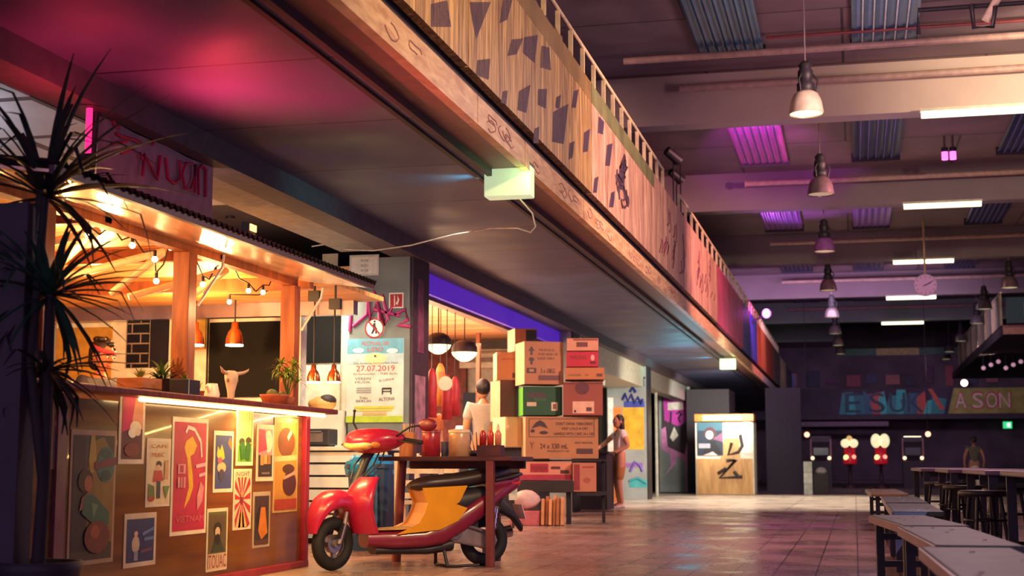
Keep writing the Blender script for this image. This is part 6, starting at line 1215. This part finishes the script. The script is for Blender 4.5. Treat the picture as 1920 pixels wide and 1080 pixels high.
# ================================================================ people
def person(loc, rz, H, label, skin, hair_c, shirt_c, pants_c, arms, legs=None, hair='short', sleeve=.45, pant_len=1.0, head_turn=0.0, head_tilt=0.0, shoe='#d8d0c8', bandana=None, group=None):
    t = empty('person', loc, label, 'person', rz, group)
    SK = mat(skin, .5, noise=.05); HR = mat(hair_c, .5, noise=.3); SH = mat(shirt_c, .7, noise=.1); PT = mat(pants_c, .7, noise=.1); SE = mat(shoe, .5)
    legs = legs or {'L': [(.052, 0, .51), (.056, -.012, .28), (.058, .012, .045), (.066, -.075, .018)], 'R': [(-.052, 0, .51), (-.056, -.012, .28), (-.058, .012, .045), (-.066, -.075, .018)]}
    P = [(0, 0, .53), (0, .004, .63), (0, .004, .74), (0, .008, .815), (0, -.002, .865)]; R = [(.078, .06), (.066, .05), (.08, .056), (.034, .034), (.03, .03)]; E = [(0, 1), (1, 2), (2, 3), (3, 4)]
    idx = {}
    for s, sx in (('L', 1), ('R', -1)):
        a = len(P); P += [(sx * .098, .004, .80)] + list(arms[s]); R += [.038, .027, .019, .017]; E += [(2, a), (a, a + 1), (a + 1, a + 2), (a + 2, a + 3)]; idx['a' + s] = a
        b = len(P); P += list(legs[s]); R += [.056, .038, .024, .02]; E += [(0, b), (b, b + 1), (b + 1, b + 2), (b + 2, b + 3)]; idx['l' + s] = b
    Pv = [Vector(p) * H for p in P]; sc_ = lambda r: tuple(x * H for x in r) if isinstance(r, tuple) else (r * H, r * H)
    m = MB(); vs, fs = skin_mesh(Pv, E, [sc_(r) for r in R]); m.add(vs, fs, SK, True)
    Rh = Euler((head_tilt, 0, head_turn)).to_matrix(); hc = Vector((0, -.012, .925)) * H
    def hp(x, y, z): return hc + Rh @ (Vector((x, y, z)) * H)
    m.ball(hc, (.046 * H, .056 * H, .066 * H), SK, 20, 14, Rh); m.ball(hp(0, -.012, -.038), (.032 * H, .038 * H, .03 * H), SK, 14, 10, Rh)
    m.loft([[hp(x * w_, y, z) for x in (-1, 0, 1)][0:3] + [hp(0, -.04, z)] for z, y, w_ in ((.012, -.055, .003), (-.012, -.068, .008), (-.018, -.058, .008))], SK)
    for s in (-1, 1):
        m.ball(hp(s * .018, -.05, .004), (.0085 * H, .006 * H, .006 * H), mat('#e8e0d8', .3, noise=0), 10, 6); m.ball(hp(s * .018, -.055, .004), .004 * H, mat('#2a1c18', .3, noise=0), 8, 6); m.box(hp(s * .018, -.053, .016), (.022 * H, .006 * H, .004 * H), HR); m.ball(hp(s * .047, .004, -.002), (.007 * H, .014 * H, .019 * H), SK, 10, 8)
    m.ball(hp(0, -.05, -.034), (.015 * H, .006 * H, .005 * H), mat('#a04a44', .4, noise=0), 10, 6)
    for s in ('L', 'R'):                                     # hands: palm, four fingers of unequal length, thumb from the side
        a = idx['a' + s]; w0, w1 = Pv[a + 2], Pv[a + 3]; d = (w1 - w0).normalized(); u = Vector((0, 0, 1)) if abs(d.z) < .8 else Vector((0, -1, 0)); sd = d.cross(u).normalized(); nn = sd.cross(d)
        m.ball(w1, (.016 * H, .016 * H, .016 * H), SK, 10, 8)
        for k in range(4):
            o = sd * ((k - 1.5) * .0095 * H); L = (.036, .042, .04, .03)[k] * H; b0 = w1 + o + d * .008 * H
            m.tube([b0, b0 + d * L * .5, b0 + d * L * .85 - nn * .008 * H, b0 + d * L - nn * .016 * H], [.0055 * H, .005 * H, .0048 * H, .004 * H], SK, 6)
        th = sd * (.016 * H if s == 'L' else -.016 * H); m.tube([w1 + th * .6 - d * .006 * H, w1 + th * 1.6 + d * .012 * H, w1 + th * 1.7 + d * .028 * H], [.006 * H, .0055 * H, .0045 * H], SK, 6)
    m.build('body', t)
    # shirt
    Q = [Vector((0, 0, .525)) * H, Pv[1], Pv[2], Vector((0, .006, .805)) * H]; QR = [(.086 * H, .068 * H), (.076 * H, .06 * H), (.089 * H, .066 * H), (.046 * H, .044 * H)]; QE = [(0, 1), (1, 2), (2, 3)]
    for s in ('L', 'R'):
        a = idx['a' + s]; k = len(Q); Q += [Pv[a], Pv[a].lerp(Pv[a + 1], max(.25, min(1, sleeve * 1.6)))]; QR += [(.047 * H,) * 2, (.040 * H,) * 2]; QE += [(2, k), (k, k + 1)]
        if sleeve > .9: Q += [Pv[a + 2]]; QR += [(.027 * H,) * 2]; QE += [(k + 1, k + 2)]
    m = MB(); vs, fs = skin_mesh(Q, QE, QR); m.add(vs, fs, SH, True); m.build('shirt', t)
    Q = [Vector((0, 0, .555)) * H, Vector((0, 0, .515)) * H]; QR = [(.084 * H, .066 * H), (.084 * H, .07 * H)]; QE = [(0, 1)]
    for s in ('L', 'R'):
        b = idx['l' + s]; k = len(Q); Q += [Pv[b] - Vector((0, 0, .03 * H)), Pv[b].lerp(Pv[b + 1], min(1, pant_len * 2))]; QR += [(.062 * H,) * 2, (.05 * H,) * 2]; QE += [(1, k), (k, k + 1)]
        if pant_len > .6: Q += [Pv[b + 1].lerp(Pv[b + 2], (pant_len - .5) * 1.9)]; QR += [(.036 * H,) * 2]; QE += [(k + 1, k + 2)]
    m = MB(); vs, fs = skin_mesh(Q, QE, QR); m.add(vs, fs, PT, True); m.build('trousers', t)
    for s in ('L', 'R'):
        b = idx['l' + s]; an, to = Pv[b + 2], Pv[b + 3]; m = MB()
        d = (to - an); d.z = 0; d.normalize(); sd = Vector((-d.y, d.x, 0)); base = Vector((an.x, an.y, 0)); rs = []
        for f_, wd, hh in ((-.032, .018, .03), (-.01, .026, .055), (.03, .027, .045), (.07, .029, .03), (.105, .018, .018)):
            c = base + d * f_ * H; rs.append([c + sd * (wd * H * math.cos(q)) + Vector((0, 0, (hh * .5 + hh * .5 * math.sin(q)) * H)) for q in [2 * PI * i / 14 for i in range(14)]])
        m.loft(rs, SE); m.build('shoe', t)
    m = MB()
    m.ball(hp(0, .016, .016), (.053 * H, .058 * H, .064 * H), HR, 20, 12, Rh)
    if hair == 'long':
        rs = []
        for z, y, wx, wy in ((.04, .02, .045, .04), (-.02, .03, .054, .042), (-.07, .035, .056, .036), (-.12, .04, .05, .03), (-.155, .042, .03, .02)): rs.append([hp(wx * math.cos(q), y + wy * math.sin(q), z) for q in [2 * PI * i / 18 for i in range(18)]])
        m.loft(rs, HR)
    if hair == 'bun':
        rr = random.Random(5)
        for k in range(14): m.ball(hp(rr.uniform(-.025, .025), rr.uniform(-.03, .045), .055 + rr.uniform(0, .022)), (.019 * H, .021 * H, .014 * H), HR, 10, 8)
        m.ball(hp(0, .035, -.03), (.04 * H, .032 * H, .045 * H), HR, 14, 10)
    m.build('hair', t)
    if bandana:
        m = MB(); rs = []
        for z, g in ((.026, 1.0), (.030, 1.05), (.042, 1.03), (.046, .97)): rs.append([hp(.054 * g * math.cos(q), .006 + .062 * g * math.sin(q), z + .008 * math.sin(q)) for q in [2 * PI * i / 24 for i in range(24)]])
        m.loft(rs, mat(bandana, .6, noise=.4, scale=40), False); m.ball(hp(.0, .07, .03), (.014 * H,) * 3, mat(bandana, .6), 10, 8); m.tube([hp(0, .07, .03), hp(.02, .095, .01), hp(.015, .1, -.02)], [.008 * H, .012 * H, .004 * H], mat(bandana, .6), 8); m.build('bandana', t)
    return t
AR = lambda sx: [(sx * .125, .01, .65), (sx * .125, -.03, .515), (sx * .122, -.045, .475)]
p = PZ(1162, 953, 0)
person((p.x, p.y, 0), math.radians(-58), 1.70, 'woman with long dark hair in pale top and tan trousers at the black bar', '#c8906c', '#2a1a18', '#f2e4d8', '#a8743f',
       {'L': [(.13, .05, .66), (.10, -.08, .60), (.08, -.12, .585)], 'R': [(-.14, -.10, .70), (-.09, -.24, .62), (-.08, -.29, .612)]},
       {'L': [(.052, 0, .51), (.05, -.03, .28), (.02, .02, .045), (.02, -.065, .018)], 'R': [(-.052, 0, .51), (-.05, -.012, .28), (-.05, .02, .045), (-.055, -.065, .018)]}, 'long', .35, .55, head_turn=.2)
p = PY(189, 668, 10.9); H = (p.z) / .925
person((p.x, 10.9, 0), math.radians(75), H, 'cook in a dark shirt with a red bandana, bending over the stall counter', '#b06a48', '#1c1416', '#2a2838', '#22202a', {'L': AR(1), 'R': AR(-1)}, None, 'bun', .5, 1.0, head_tilt=.25, bandana='#c02a3c')
p = PY(811, 752, 18.6); person((p.x - .05, 18.6, 0), math.radians(60), p.z / .925, 'dark haired person in an orange top inside the shop, by the pillar', '#b07a58', '#1c1618', '#a85a34', '#2a2830', {'L': AR(1), 'R': AR(-1)})
p = PY(906, 730, 20.7); person((p.x, 20.7, 0), math.radians(200), p.z / .925, 'dark haired person in a white top inside the shop, left of the boxes', '#c08a68', '#1c1618', '#b0a8a0', '#1f6a78', {'L': AR(1), 'R': AR(-1)})
p = PY(1825, 826, 38.0); person((p.x, 38.0, 0), math.radians(185), p.z / .925, 'person seen from behind in a grey vest and white trousers, far right', '#a87868', '#1f181c', '#5a5a58', '#d8d0cc', {'L': [(.15, .02, .67), (.16, -.0, .56), (.155, -.02, .52)], 'R': [(-.15, .02, .67), (-.16, 0, .56), (-.155, -.02, .52)]}, None, 'short', .12)
